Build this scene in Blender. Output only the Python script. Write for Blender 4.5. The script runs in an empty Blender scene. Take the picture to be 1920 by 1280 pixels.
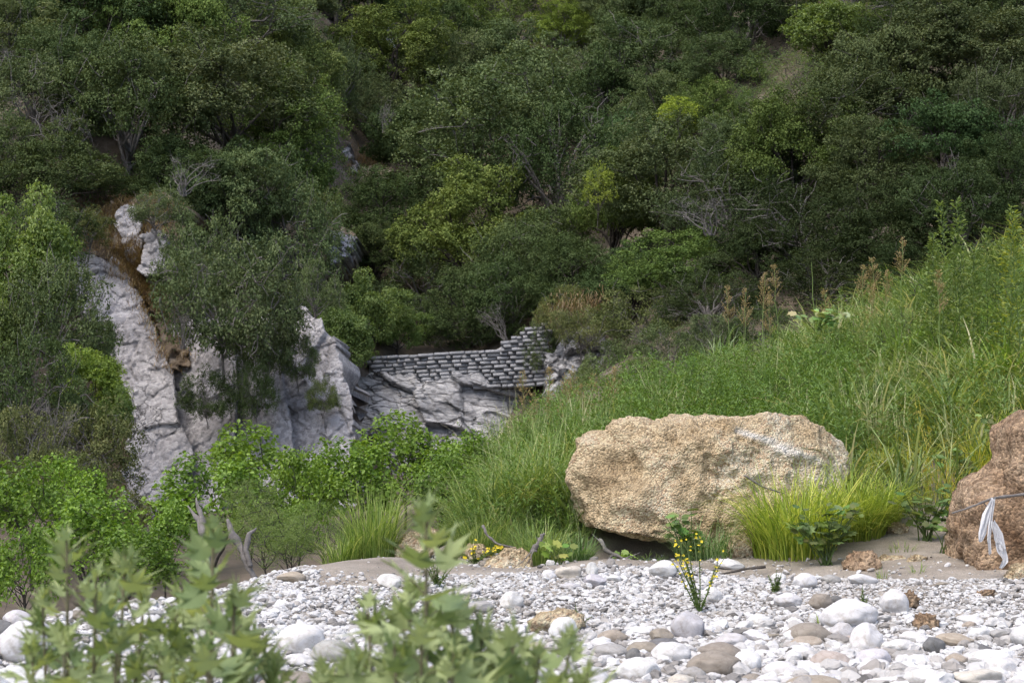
import bpy, math, random
import numpy as np
from mathutils import Vector, Matrix

R = math.radians
random.seed(7)
rng = np.random.default_rng(7)
sc = bpy.context.scene
C = sc.collection

# ------------------------------------------------------------------ camera
FPX = 3045.0                       # focal length in pixels of the 1920 wide photograph
EYE = np.array((0.0, 0.0, 1.5))
PITCH = math.atan(120 / FPX)
cam_d = bpy.data.cameras.new('camera')
cam = bpy.data.objects.new('camera', cam_d); C.objects.link(cam)
cam.location = EYE
cam.rotation_euler = (R(90) + PITCH, 0, 0)
cam_d.sensor_width = 36
cam_d.lens = 36 * FPX / 1920
cam_d.clip_start = 0.05; cam_d.clip_end = 600
cam_d.dof.use_dof = True
cam_d.dof.focus_distance = 14.5
cam_d.dof.aperture_fstop = 6.5
sc.camera = cam

# ------------------------------------------------------------------ sky, sun, exposure (thin high cloud: soft sun)
SUN_EL, SUN_AZ = 62.0, 225.0       # azimuth measured clockwise from +Y (the view direction)
w = bpy.data.worlds.new('World'); sc.world = w; w.use_nodes = True
nt = w.node_tree; bg = nt.nodes['Background']
sky = nt.nodes.new('ShaderNodeTexSky'); sky.sky_type = 'NISHITA'; sky.sun_disc = False
sky.sun_elevation = R(SUN_EL); sky.sun_rotation = R(SUN_AZ); sky.dust_density = 4.0; sky.air_density = 1.0; sky.ozone_density = 1.0
nt.links.new(sky.outputs[0], bg.inputs[0]); bg.inputs[1].default_value = 0.15
sun_d = bpy.data.lights.new('sun', 'SUN'); sun_d.energy = 1.0; sun_d.angle = R(40); sun_d.color = (1.0, 0.95, 0.87)
sun = bpy.data.objects.new('sun', sun_d); C.objects.link(sun)
sd = Vector((math.sin(R(SUN_AZ)) * math.cos(R(SUN_EL)), math.cos(R(SUN_AZ)) * math.cos(R(SUN_EL)), math.sin(R(SUN_EL))))
sun.rotation_euler = sd.to_track_quat('Z', 'Y').to_euler()
sun.location = (0, 0, 30)
vs = sc.view_settings
vs.view_transform = 'Standard'; vs.look = 'None'; vs.gamma = 1; vs.use_curve_mapping = False
vs.exposure = 0.98
sc.cycles.use_denoising = True
sc.cycles.max_bounces = 6; sc.cycles.diffuse_bounces = 3; sc.cycles.glossy_bounces = 2
sc.cycles.transmission_bounces = 3; sc.cycles.transparent_max_bounces = 4

# ------------------------------------------------------------------ helpers
def ray(x, y):
    u, v = (x - 960) / FPX, (640 - y) / FPX
    return np.array((u, math.cos(PITCH) - v * math.sin(PITCH), math.sin(PITCH) + v * math.cos(PITCH)))
def at(x, y, d):
    r = ray(x, y); return EYE + r * (d / r[1])

def _hash(ix, iy, iz, s):
    h = (ix * 374761393 + iy * 668265263 + iz * 2147483647 + s * 974711) & 0xffffffff
    h = ((h ^ (h >> 13)) * 1274126177) & 0xffffffff
    return ((h ^ (h >> 16)) & 0xffff) / 65535.0
def vnoise(p, s=0):                 # value noise in -1..1, p (N,3)
    i = np.floor(p).astype(np.int64); f = p - i; f = f * f * f * (f * (f * 6 - 15) + 10)
    r = 0
    for dx in (0, 1):
        for dy in (0, 1):
            for dz in (0, 1):
                wgt = (f[:, 0] if dx else 1 - f[:, 0]) * (f[:, 1] if dy else 1 - f[:, 1]) * (f[:, 2] if dz else 1 - f[:, 2])
                r = r + wgt * _hash(i[:, 0] + dx, i[:, 1] + dy, i[:, 2] + dz, s)
    return r * 2 - 1
def fbm(p, oct=4, s=0, gain=.5):
    a, r, q = 1.0, 0, np.asarray(p, float).copy()
    for o in range(oct):
        r = r + a * vnoise(q, s + o); a *= gain; q = q * 2.03 + 17.3
    return r
def worley(p, s=0):                 # F1, F2
    i = np.floor(p).astype(np.int64)
    f1 = np.full(len(p), 9.0); f2 = np.full(len(p), 9.0); cid = np.zeros(len(p))
    for dx in (-1, 0, 1):
        for dy in (-1, 0, 1):
            for dz in (-1, 0, 1):
                c = i + (dx, dy, dz)
                q = c + np.stack([_hash(c[:, 0], c[:, 1], c[:, 2], s + k) for k in (11, 23, 37)], 1)
                d = np.sqrt(((q - p) ** 2).sum(1))
                near = d < f1
                f2 = np.where(near, f1, np.minimum(f2, d)); cid = np.where(near, _hash(c[:, 0], c[:, 1], c[:, 2], s + 51), cid); f1 = np.where(near, d, f1)
    return f1, f2, cid

def mesh(name, verts, faces, mats=(), attrs=None, smooth=False, midx=None):
    """faces: one int array (N,k) or a list of such arrays; attrs: {name: per-vertex floats}"""
    if isinstance(faces, np.ndarray): faces = [faces]
    faces = [np.asarray(f, np.int32) for f in faces if len(f)]
    me = bpy.data.meshes.new(name)
    v = np.asarray(verts, np.float32)
    me.vertices.add(len(v)); me.vertices.foreach_set('co', v.ravel())
    loops = np.concatenate([f.ravel() for f in faces])
    tot = np.concatenate([np.full(len(f), f.shape[1]) for f in faces])
    me.loops.add(len(loops)); me.loops.foreach_set('vertex_index', loops.astype(np.int32))
    me.polygons.add(len(tot))
    me.polygons.foreach_set('loop_start', np.concatenate([[0], np.cumsum(tot)[:-1]]).astype(np.int32))
    me.update(calc_edges=True)
    if smooth: me.polygons.foreach_set('use_smooth', np.ones(len(tot), bool))
    for k, a in (attrs or {}).items():
        at_ = me.attributes.new(k, 'FLOAT', 'POINT'); at_.data.foreach_set('value', np.asarray(a, np.float32))
    for m in mats: me.materials.append(m)
    if midx is not None: me.polygons.foreach_set('material_index', np.asarray(midx, np.int32))
    return me
def obj(name, me, parent=None, loc=None):
    o = bpy.data.objects.new(name, me); C.objects.link(o)
    if parent is not None: o.parent = parent
    if loc is not None: o.location = loc
    return o
def tag(o, label=None, cat=None, group=None, kind=None):
    if label: o['label'] = label
    if cat: o['category'] = cat
    if group: o['group'] = group
    if kind: o['kind'] = kind
    return o
def empty(name, loc, label, cat, group=None, rz=0, scale=None):
    o = bpy.data.objects.new(name, None); C.objects.link(o)
    o.location = loc; o.rotation_euler = (0, 0, rz); o.empty_display_size = .1
    if scale is not None: o.scale = scale
    return tag(o, label, cat, group)

class Geo:                         # collects numpy pieces into one mesh
    def __init__(s): s.v = []; s.f = {}; s.a = []; s.n = 0
    def add(s, v, f, a=0.5):
        v = np.asarray(v, float)
        for ff in (f if isinstance(f, list) else [f]):
            s.f.setdefault(ff.shape[1], []).append(ff + s.n)
        s.v.append(v); s.a.append(np.broadcast_to(np.asarray(a, float), (len(v),))); s.n += len(v)
        return s
    def mesh(s, name, mat, smooth=False):
        return mesh(name, np.concatenate(s.v), [np.concatenate(x) for x in s.f.values()], [mat], {'rnd': np.concatenate(s.a)}, smooth)

def tube(path, radii, sides=6, cap=True):
    p = np.asarray(path, float); n = len(p); radii = np.broadcast_to(radii, (n,))
    t = np.gradient(p, axis=0); t /= np.linalg.norm(t, axis=1)[:, None] + 1e-9
    ref = np.array((0.13, 0.97, 0.2)) if abs(t[:, 1]).mean() < .8 else np.array((1, 0.1, 0))
    a = np.cross(t, ref); a /= np.linalg.norm(a, axis=1)[:, None] + 1e-9
    b = np.cross(t, a)
    th = np.arange(sides) * 2 * math.pi / sides
    v = p[:, None] + radii[:, None, None] * (np.cos(th)[None, :, None] * a[:, None] + np.sin(th)[None, :, None] * b[:, None])
    v = v.reshape(-1, 3)
    i = np.arange(n - 1)[:, None] * sides; j = np.arange(sides)[None]; k = (j + 1) % sides
    f = np.stack([i + j, i + k, i + sides + k, i + sides + j], -1).reshape(-1, 4)
    fs = [f]
    if cap and sides >= 3:
        m = len(v); v = np.vstack([v, p[:1], p[-1:]])
        e = (n - 1) * sides
        fs.append(np.array([[k_, j_, m] for j_, k_ in zip(range(sides), np.r_[1:sides, 0])] + [[e + j_, e + k_, m + 1] for j_, k_ in zip(range(sides), np.r_[1:sides, 0])]))
    return v, fs
def curvy(a, b, n=6, amp=.1, sag=0, r=None):
    r = r or rng
    a, b = np.asarray(a, float), np.asarray(b, float); L = np.linalg.norm(b - a)
    t = np.linspace(0, 1, n)[:, None]; p = a + (b - a) * t
    wob = np.cumsum(r.normal(0, amp * L / n, (n, 3)), 0); wob -= wob[0] + (wob[-1] - wob[0]) * t
    p += wob; p[:, 2] += (4 * t * (1 - t))[:, 0] * sag * L
    return p

def unit(v): return v / (np.linalg.norm(v, axis=-1, keepdims=True) + 1e-9)

def leaves_np(pos, nrm, axis, L, W, oval=False, fold=.15):
    """leaf blades at pos, lying in the plane with normal nrm, long axis `axis`"""
    n = len(pos); nrm = unit(nrm); axis = unit(axis - nrm * (axis * nrm).sum(1)[:, None]); side = np.cross(nrm, axis)
    L = np.broadcast_to(L, (n,))[:, None]; W = np.broadcast_to(W, (n,))[:, None]
    if not oval:
        v = np.stack([pos, pos + axis * L * .5 + side * W * .5 + nrm * L * fold, pos + axis * L, pos + axis * L * .5 - side * W * .5 + nrm * L * fold], 1).reshape(-1, 3)
        return v, np.arange(4 * n).reshape(n, 4), 4
    v = np.stack([pos, pos + axis * L * .3 + side * W * .46 + nrm * L * fold, pos + axis * L * .72 + side * W * .4 + nrm * L * fold * .7, pos + axis * L - nrm * L * .08,
                  pos + axis * L * .72 - side * W * .4 + nrm * L * fold * .7, pos + axis * L * .3 - side * W * .46 + nrm * L * fold], 1).reshape(-1, 3)
    b = np.arange(n)[:, None] * 6
    f = np.concatenate([b + [0, 1, 2, 3], b + [0, 3, 4, 5]])
    return v, f, 6

def blades_np(base, h, az, lean, width, segs=4, droop=1.0, r=None):
    """grass blades: arching ribbons"""
    n = len(base); t = np.linspace(0, 1, segs + 1)
    d = np.stack([np.cos(az), np.sin(az), 0 * az], 1)
    s = np.stack([-np.sin(az), np.cos(az), 0 * az], 1)
    h = np.broadcast_to(h, (n,)); lean = np.broadcast_to(lean, (n,)); width = np.broadcast_to(width, (n,))
    up = (t[None] - droop * .5 * np.minimum(lean, 1.2)[:, None] * t[None] ** 2.4) * h[:, None]
    out = lean[:, None] * h[:, None] * t[None] ** 1.8
    c = base[:, None] + d[:, None] * out[..., None] + np.array((0, 0, 1.0))[None, None] * up[..., None]
    ww = width[:, None] * (1 - t[None] ** 2.2) * .5
    v = np.stack([c + s[:, None] * ww[..., None], c - s[:, None] * ww[..., None]], 2).reshape(n, -1, 3)
    m = 2 * (segs + 1)
    i = np.arange(segs) * 2
    f = np.stack([i, i + 1, i + 3, i + 2], 1)[None] + (np.arange(n) * m)[:, None, None]
    return v.reshape(-1, 3), f.reshape(-1, 4), m

# ------------------------------------------------------------------ materials
def new_mat(name):
    m = bpy.data.materials.new(name); m.use_nodes = True
    nt = m.node_tree; nt.nodes.clear()
    return m, nt, nt.nodes.new('ShaderNodeOutputMaterial')
def N(nt, typ, **kw):
    n = nt.nodes.new(typ)
    for k, v in kw.items():
        if k == 'inp':
            for a, b in v.items(): n.inputs[a].default_value = b
        else: setattr(n, k, v)
    return n
def ramp(nt, fac, stops):
    r = nt.nodes.new('ShaderNodeValToRGB'); e = r.color_ramp.elements
    while len(e) < len(stops): e.new(.5)
    for el, (p, c) in zip(e, stops): el.position = p; el.color = (*c, 1) if len(c) == 3 else c
    nt.links.new(fac, r.inputs[0]); return r.outputs[0]
def mixc(nt, typ, fac, a, b):
    m = nt.nodes.new('ShaderNodeMix'); m.data_type = 'RGBA'; m.blend_type = typ
    for s, v in ((0, fac), (6, a), (7, b)):
        if hasattr(v, 'is_linked'): nt.links.new(v, m.inputs[s])
        elif s == 0: m.inputs[0].default_value = v
        else: m.inputs[s].default_value = (*v, 1)
    return m.outputs[2]
def math_(nt, op, a, b=None):
    m = nt.nodes.new('ShaderNodeMath'); m.operation = op
    for i, v in enumerate((a, b)):
        if v is None: continue
        if hasattr(v, 'is_linked'): nt.links.new(v, m.inputs[i])
        else: m.inputs[i].default_value = v
    return m.outputs[0]

def leaf_mat(name, stops, trans=.28, rough=.5, spec=.35):
    m, nt, out = new_mat(name)
    a = N(nt, 'ShaderNodeAttribute', attribute_name='rnd')
    col = ramp(nt, a.outputs['Fac'], stops)
    oi = N(nt, 'ShaderNodeObjectInfo')
    col = mixc(nt, 'MULTIPLY', 1.0, col, oi.outputs['Color'])
    p = N(nt, 'ShaderNodeBsdfPrincipled', inp={'Roughness': rough, 'Specular IOR Level': spec})
    t = N(nt, 'ShaderNodeBsdfTranslucent')
    tc = mixc(nt, 'MULTIPLY', 1.0, col, (1.25, 1.2, .55))
    nt.links.new(col, p.inputs['Base Color']); nt.links.new(tc, t.inputs['Color'])
    mx = N(nt, 'ShaderNodeMixShader', inp={0: trans})
    nt.links.new(p.outputs[0], mx.inputs[1]); nt.links.new(t.outputs[0], mx.inputs[2]); nt.links.new(mx.outputs[0], out.inputs[0])
    return m

def rock_mat(name, stops, scale=1.0, crack=(0, 0, 0), crack_scale=2.0, crack_w=.04, crack_amt=.7, speck=None, bump=.3, stretch=None, tint=False, rough=.9, bump_scale=12, vein=None, crack_mask=(.4, .55)):
    m, nt, out = new_mat(name)
    tc = N(nt, 'ShaderNodeTexCoord'); co = tc.outputs['Object']
    if stretch:
        mp = N(nt, 'ShaderNodeMapping'); mp.inputs['Rotation'].default_value = stretch[0]; mp.inputs['Scale'].default_value = stretch[1]
        nt.links.new(co, mp.inputs[0]); co = mp.outputs[0]
    n1 = N(nt, 'ShaderNodeTexNoise', inp={'Scale': scale, 'Detail': 8, 'Roughness': .65}); nt.links.new(co, n1.inputs['Vector'])
    col = ramp(nt, n1.outputs['Fac'], stops)
    h = math_(nt, 'MULTIPLY', n1.outputs['Fac'], .5)
    n2 = N(nt, 'ShaderNodeTexNoise', inp={'Scale': bump_scale, 'Detail': 6, 'Roughness': .7}); nt.links.new(co, n2.inputs['Vector'])
    h = math_(nt, 'ADD', h, n2.outputs['Fac'])
    if crack_amt:
        wp = N(nt, 'ShaderNodeTexNoise', inp={'Scale': crack_scale * .9, 'Detail': 6}); nt.links.new(co, wp.inputs['Vector'])
        wa = N(nt, 'ShaderNodeVectorMath', operation='MULTIPLY_ADD'); nt.links.new(wp.outputs['Color'], wa.inputs[0]); wa.inputs[1].default_value = (1.6 / crack_scale,) * 3; nt.links.new(co, wa.inputs[2])
        v = N(nt, 'ShaderNodeTexVoronoi', feature='DISTANCE_TO_EDGE', inp={'Scale': crack_scale}); nt.links.new(wa.outputs[0], v.inputs['Vector'])
        cr = ramp(nt, v.outputs['Distance'], [(0, (1, 1, 1)), (crack_w, (0, 0, 0))])
        msk = ramp(nt, n1.outputs['Fac'], [(crack_mask[0], (0, 0, 0)), (crack_mask[1], (1, 1, 1))])
        fac = math_(nt, 'MULTIPLY', math_(nt, 'MULTIPLY', cr, msk), crack_amt)
        col = mixc(nt, 'MIX', fac, col, crack); h = math_(nt, 'SUBTRACT', h, math_(nt, 'MULTIPLY', fac, .8))
    if speck:
        v2 = N(nt, 'ShaderNodeTexVoronoi', inp={'Scale': speck[0]}); nt.links.new(co, v2.inputs['Vector'])
        sc_ = ramp(nt, v2.outputs['Color'], [(.2, speck[1]), (.5, speck[2]), (.8, speck[3])])
        col = mixc(nt, 'OVERLAY' if len(speck) < 6 else speck[5], speck[4], col, sc_)
        h = math_(nt, 'SUBTRACT', h, math_(nt, 'MULTIPLY', v2.outputs['Distance'], .6))
    if vein:
        va = N(nt, 'ShaderNodeAttribute', attribute_name='vein')
        col = mixc(nt, 'MIX', va.outputs['Fac'], col, vein)
    if tint:
        oi = N(nt, 'ShaderNodeObjectInfo'); col = mixc(nt, 'MULTIPLY', 1.0, col, oi.outputs['Color'])
    b = N(nt, 'ShaderNodeBump', inp={'Strength': bump, 'Distance': .05}); nt.links.new(h, b.inputs['Height'])
    p = N(nt, 'ShaderNodeBsdfPrincipled', inp={'Roughness': rough, 'Specular IOR Level': .25})
    nt.links.new(col, p.inputs['Base Color']); nt.links.new(b.outputs[0], p.inputs['Normal']); nt.links.new(p.outputs[0], out.inputs[0])
    return m

M_oak = leaf_mat('oak_leaf', [(0, (.040, .060, .026)), (.45, (.098, .138, .056)), (.8, (.160, .202, .088)), (1, (.205, .235, .125))], trans=.18, rough=.7, spec=.06)
M_alder = leaf_mat('alder_leaf', [(0, (.055, .11, .014)), (.5, (.155, .26, .034)), (1, (.29, .42, .07))], trans=.36, rough=.45, spec=.35)
M_plane = leaf_mat('plane_leaf', [(0, (.10, .16, .07)), (.5, (.22, .30, .135)), (1, (.40, .47, .23))], trans=.34, rough=.6, spec=.25)
M_grass = leaf_mat('grass_blade', [(0, (.06, .11, .03)), (.3, (.145, .225, .065)), (.6, (.25, .335, .12)), (.85, (.42, .47, .23)), (1, (.55, .52, .33))], trans=.35, rough=.55)
M_herb = leaf_mat('herb_leaf', [(0, (.06, .105, .03)), (.5, (.15, .22, .066)), (1, (.28, .355, .135))], trans=.35)
M_dry = leaf_mat('dry_grass', [(0, (.14, .085, .045)), (.5, (.24, .17, .09)), (1, (.34, .28, .16))], trans=.2)
M_seed = leaf_mat('seed_head', [(0, (.26, .19, .09)), (1, (.50, .40, .21))], trans=.3)
M_flower = leaf_mat('yellow_petal', [(0, (.72, .56, .02)), (1, (.84, .74, .08))], trans=.3)
M_bark = rock_mat('bark_dark', [(.3, (.035, .030, .026)), (.7, (.10, .09, .08))], 6, crack_amt=0, bump=.6, tint=True)
M_twig = rock_mat('bark_grey', [(.3, (.085, .078, .074)), (.7, (.23, .215, .205))], 8, crack_amt=0, bump=.4, tint=True)
M_cliff = rock_mat('cliff_limestone', [(.25, (.15, .143, .143)), (.38, (.28, .272, .28)), (.5, (.39, .38, .395)), (.7, (.50, .49, .50))], .8, crack=(.035, .033, .033), crack_scale=3.1, crack_w=.045, crack_amt=.75, crack_mask=(.50, .60), speck=(11, (.34, .34, .34), (.5, .5, .5), (.62, .62, .62), .7), bump=1.0, bump_scale=24)
M_outcrop = rock_mat('strata_limestone', [(.28, (.14, .14, .148)), (.40, (.28, .285, .30)), (.52, (.42, .42, .435)), (.72, (.56, .56, .57))], 1.5, crack=(.03, .03, .03), crack_scale=1.8, crack_w=.09, crack_amt=.9, speck=(9, (.34, .34, .34), (.5, .5, .5), (.62, .62, .62), .7), bump_scale=24, bump=1.0, stretch=((0, R(-40), 0), (.6, 1, 2.2)))
M_boulder = rock_mat('conglomerate', [(.28, (.24, .17, .10)), (.40, (.42, .32, .195)), (.52, (.57, .465, .31)), (.72, (.70, .635, .51))], 1.3, crack_amt=0, speck=(48, (.22, .20, .17), (.5, .5, .5), (.78, .77, .75), .55), bump=1.0, bump_scale=24, vein=(.80, .77, .72))
M_earthrock = rock_mat('brown_conglomerate', [(.28, (.14, .085, .05)), (.45, (.27, .185, .12)), (.62, (.39, .29, .20)), (.8, (.54, .45, .35))], 2.6, crack_amt=0, speck=(40, (.2, .18, .15), (.5, .5, .5), (.8, .78, .74), .7), bump=.9, bump_scale=26)
M_cobble = rock_mat('river_cobble', [(.30, (.62, .58, .52)), (.45, (.86, .85, .83)), (.6, (.97, .97, .97)), (.8, (1.08, 1.08, 1.08))], 2.3, crack=(.55, .5, .45), crack_scale=1.4, crack_w=.035, crack_amt=.6, speck=(40, (.36, .36, .36), (.5, .5, .5), (.58, .58, .58), .5), bump=.3, bump_scale=9, tint=True, rough=.8)
M_sandbed = rock_mat('sandy_bed', [(.3, (.17, .148, .122)), (.5, (.26, .23, .195)), (.7, (.35, .315, .27))], 1.7, crack_amt=0, speck=(120, (.35, .35, .35), (.5, .5, .5), (.68, .68, .68), .6), bump=.35, bump_scale=40)
M_darkrock = rock_mat('dark_rock', [(.3, (.03, .026, .028)), (.5, (.07, .055, .055)), (.7, (.17, .15, .15))], 1.2, crack_amt=0, bump=.9, bump_scale=6)
M_wall = rock_mat('wall_stone', [(.3, (.22, .22, .23)), (.5, (.35, .355, .37)), (.7, (.50, .50, .51))], 4, crack_amt=0, bump=.6, tint=True)
M_soil = rock_mat('hill_soil', [(.30, (.035, .032, .024)), (.48, (.075, .062, .045)), (.60, (.13, .105, .08)), (.74, (.26, .235, .215))], .55, crack_amt=0, bump=.8, bump_scale=5)

# pebbles: colour from the instance
def pebble_mat():
    m, nt, out = new_mat('pebble')
    a = N(nt, 'ShaderNodeAttribute', attribute_name='rnd', attribute_type='INSTANCER')
    col = ramp(nt, a.outputs['Fac'], [(0, (.09, .085, .08)), (.12, (.19, .182, .175)), (.28, (.32, .30, .28)), (.45, (.42, .41, .40)), (.7, (.49, .485, .485)), (1, (.60, .60, .60))])
    n = N(nt, 'ShaderNodeTexNoise', inp={'Scale': 3, 'Detail': 4}); tc = N(nt, 'ShaderNodeTexCoord'); nt.links.new(tc.outputs['Object'], n.inputs['Vector'])
    col = mixc(nt, 'MULTIPLY', .35, col, ramp(nt, n.outputs['Fac'], [(.3, (.7, .7, .7)), (.7, (1, 1, 1))]))
    p = N(nt, 'ShaderNodeBsdfPrincipled', inp={'Roughness': .85, 'Specular IOR Level': .2})
    nt.links.new(col, p.inputs['Base Color']); nt.links.new(p.outputs[0], out.inputs[0]); return m
M_pebble = pebble_mat()
m_, nt_, out_ = new_mat('white_plastic')
p_ = N(nt_, 'ShaderNodeBsdfPrincipled', inp={'Base Color': (.74, .75, .78, 1), 'Roughness': .45}); t_ = N(nt_, 'ShaderNodeBsdfTranslucent', inp={'Color': (.7, .7, .72, 1)})
x_ = N(nt_, 'ShaderNodeMixShader', inp={0: .25}); nt_.links.new(p_.outputs[0], x_.inputs[1]); nt_.links.new(t_.outputs[0], x_.inputs[2]); nt_.links.new(x_.outputs[0], out_.inputs[0])
M_plastic = m_

# ------------------------------------------------------------------ terrain: one height field through surveyed points
ctrl = [(X, Y, z) for X in (-14, -7, 0, 7, 14) for Y, z in ((-3, 0), (3, 0), (7, 0))]
ctrl += [(X, 9, 0.0) for X in (-3, -1, 1, 3, 6)]
P_ = [  # (pixel x, pixel y, depth)
 (-200, 1215, 9.4), (0, 1175, 10.3), (150, 1150, 11.2), (300, 1130, 12.2), (430, 1100, 13.3), (560, 1066, 14.6), (700, 1052, 15.1), (820, 1046, 15.3),
 (950, 1062, 14.6), (1150, 1052, 14.6), (1150, 1030, 16.0), (1300, 1050, 14.6), (1000, 1110, 12.6), (1300, 1110, 12.6), (700, 1110, 12.6), (500, 1160, 11.2), (1600, 1120, 12.0), (1850, 1100, 12.0),
 (1400, 1054, 14.2), (1600, 1020, 14.6), (1750, 985, 15.0), (1900, 1010, 14.2), (2150, 980, 14.2),
 (1000, 960, 17.0), (1000, 870, 21), (1000, 835, 24), (1300, 890, 18.3), (1300, 785, 24), (1300, 735, 28),
 (1500, 960, 16), (1500, 830, 19.5), (1500, 700, 24), (1500, 655, 28), (1750, 905, 16.5), (1750, 770, 20), (1750, 625, 24), (1750, 590, 28),
 (1950, 860, 16.5), (1950, 690, 21), (1950, 535, 25), (1950, 520, 28), (2300, 700, 18), (2300, 500, 24), (2300, 420, 30),
 (1060, 740, 38), (1150, 680, 35), (1000, 800, 30),
 # left slope beside the cliff
 (-300, 930, 22), (0, 900, 27), (100, 920, 32), (-300, 700, 29), (0, 650, 34), (90, 600, 38),
 # above the cliff
 (0, 420, 39), (200, 400, 41), (400, 420, 42.5), (560, 430, 45), (-300, 400, 38),
 (0, 150, 48), (200, 120, 51), (400, 100, 55), (560, 120, 61), (-300, 120, 47), (-300, -200, 58), (0, -200, 60), (300, -200, 66),
 # gully and the middle slope
 (650, 560, 49), (650, 450, 53), (655, 300, 61), (690, 80, 74), (600, 0, 72), (690, -200, 90),
 (700, 660, 47), (760, 665, 46.5), (830, 660, 46), (900, 650, 46), (980, 630, 45), (1100, 600, 43), (800, 500, 53), (920, 440, 56), (920, 220, 68), (920, 0, 82), (920, -200, 95),
 (1200, 580, 40), (1200, 420, 48), (1200, 200, 60), (1200, 0, 72), (1200, -200, 84),
 (1500, 560, 33.5), (1500, 370, 40), (1500, 150, 50), (1500, -50, 60), (1500, -250, 72),
 (1900, 500, 31.5), (1900, 300, 37), (1900, 100, 44), (1900, -100, 52), (1900, -300, 62), (2400, 300, 34), (2400, 0, 44), (2400, -300, 56)]
ctrl += [tuple(at(*p)) for p in P_]
for x, d, z in ((-300, 12, -.9), (0, 12.8, -.9), (200, 14, -.9), (430, 16.2, -.9), (600, 18.3, -.9), (800, 20.5, -.6), (0, 20, -.8), (300, 24, -.9), (600, 28, -.9), (250, 31, -.8), (450, 33, -.8), (650, 36, -.6), (820, 29, -.5), (800, 37, -.5), (200, 35, -.8), (330, 36.5, -.7), (450, 37.5, -.6), (560, 38, -.5), (650, 39, -.4), (200, 37.5, .6), (700, 41.5, -.2), (800, 41.8, -.2), (900, 41.8, 0), (980, 41, .2), (940, 36, 0), (-300, 17, -.8), (1170, 15.5, -.02), (1120, 15.3, 0)):
    p = at(x, 760, d); ctrl.append((p[0], p[1], z))
ctrl = np.array(ctrl)
def _tps(A, B):
    r2 = ((A[:, None, :2] - B[None, :, :2]) ** 2).sum(-1)
    return np.where(r2 > 0, r2 * np.log(r2 + 1e-12), 0) * .5
K = _tps(ctrl, ctrl) + np.eye(len(ctrl)) * .02
Pm = np.hstack([np.ones((len(ctrl), 1)), ctrl[:, :2]])
sol = np.linalg.solve(np.block([[K, Pm], [Pm.T, np.zeros((3, 3))]]), np.r_[ctrl[:, 2], 0, 0, 0])
def ground_raw(xy):
    out = np.empty(len(xy))
    for i in range(0, len(xy), 20000):
        q = xy[i:i + 20000]
        out[i:i + 20000] = _tps(q, ctrl) @ sol[:-3] + sol[-3] + q @ sol[-2:]
    return out
def ground(X, Y):
    X = np.atleast_1d(np.asarray(X, float)); Y = np.atleast_1d(np.asarray(Y, float))
    X, Y = np.broadcast_arrays(X, Y)
    xy = np.stack([X.ravel(), Y.ravel()], 1)
    z = ground_raw(xy)
    p3 = np.c_[xy, np.zeros(len(xy))]
    far = np.clip((xy[:, 1] - 24) / 14, 0, 1)
    z += far * (.55 * fbm(p3 / 3.1, 3, 3)) + .03 * fbm(p3 / .9, 3, 9)
    return z.reshape(X.shape)
def G(x, y): return float(ground(x, y)[0])
# fast lookup grid
GX, GY = np.linspace(-46, 52, 246), np.linspace(-2, 118, 301)
GZ = ground(*np.meshgrid(GX, GY, indexing='ij'))
def gz(X, Y):
    X = np.asarray(X, float); Y = np.asarray(Y, float)
    fx = np.clip((X - GX[0]) / (GX[1] - GX[0]), 0, len(GX) - 1.001); fy = np.clip((Y - GY[0]) / (GY[1] - GY[0]), 0, len(GY) - 1.001)
    i = fx.astype(int); j = fy.astype(int); a = fx - i; b = fy - j
    return GZ[i, j] * (1 - a) * (1 - b) + GZ[i + 1, j] * a * (1 - b) + GZ[i, j + 1] * (1 - a) * b + GZ[i + 1, j + 1] * a * b
def hit(x, y, dmin=20.0, dmax=116.0):      # where the line of sight through a pixel meets the ground
    r = ray(x, y); d = np.arange(dmin, dmax, .1)
    p = EYE + r[None] * (d / r[1])[:, None]
    below = p[:, 2] <= gz(p[:, 0], p[:, 1])
    k = int(np.argmax(below)) if below.any() else len(d) - 1
    return p[k]

def grid_mesh(name, xs, ys, mat, dz=None):
    X, Y = np.meshgrid(xs, ys, indexing='ij'); Z = ground(X, Y)
    if dz is not None: Z = Z + dz(X, Y)
    v = np.stack([X, Y, Z], -1).reshape(-1, 3); n, m = X.shape
    i = np.arange(n - 1)[:, None] * m; j = np.arange(m - 1)[None]
    f = np.stack([i + j, i + m + j, i + m + j + 1, i + j + 1], -1).reshape(-1, 4)
    return mesh(name, v, f, [mat], None, True)
near = obj('riverbed', grid_mesh('riverbed', np.arange(-9, 10.01, .085), np.arange(-2, 17.6, .085), M_sandbed)); tag(near, 'pale sandy riverbed under the white cobbles', None, None, 'structure')
hill = obj('hillside', grid_mesh('hillside', np.arange(-46, 52.1, .42), np.arange(-2, 118, .42), M_soil,
           lambda X, Y: np.where((Y < 17.2) & (X > -8.8) & (X < 9.8), -.35, -.02))); tag(hill, 'steep wooded gorge side rising behind the riverbed', None, None, 'structure')

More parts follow.
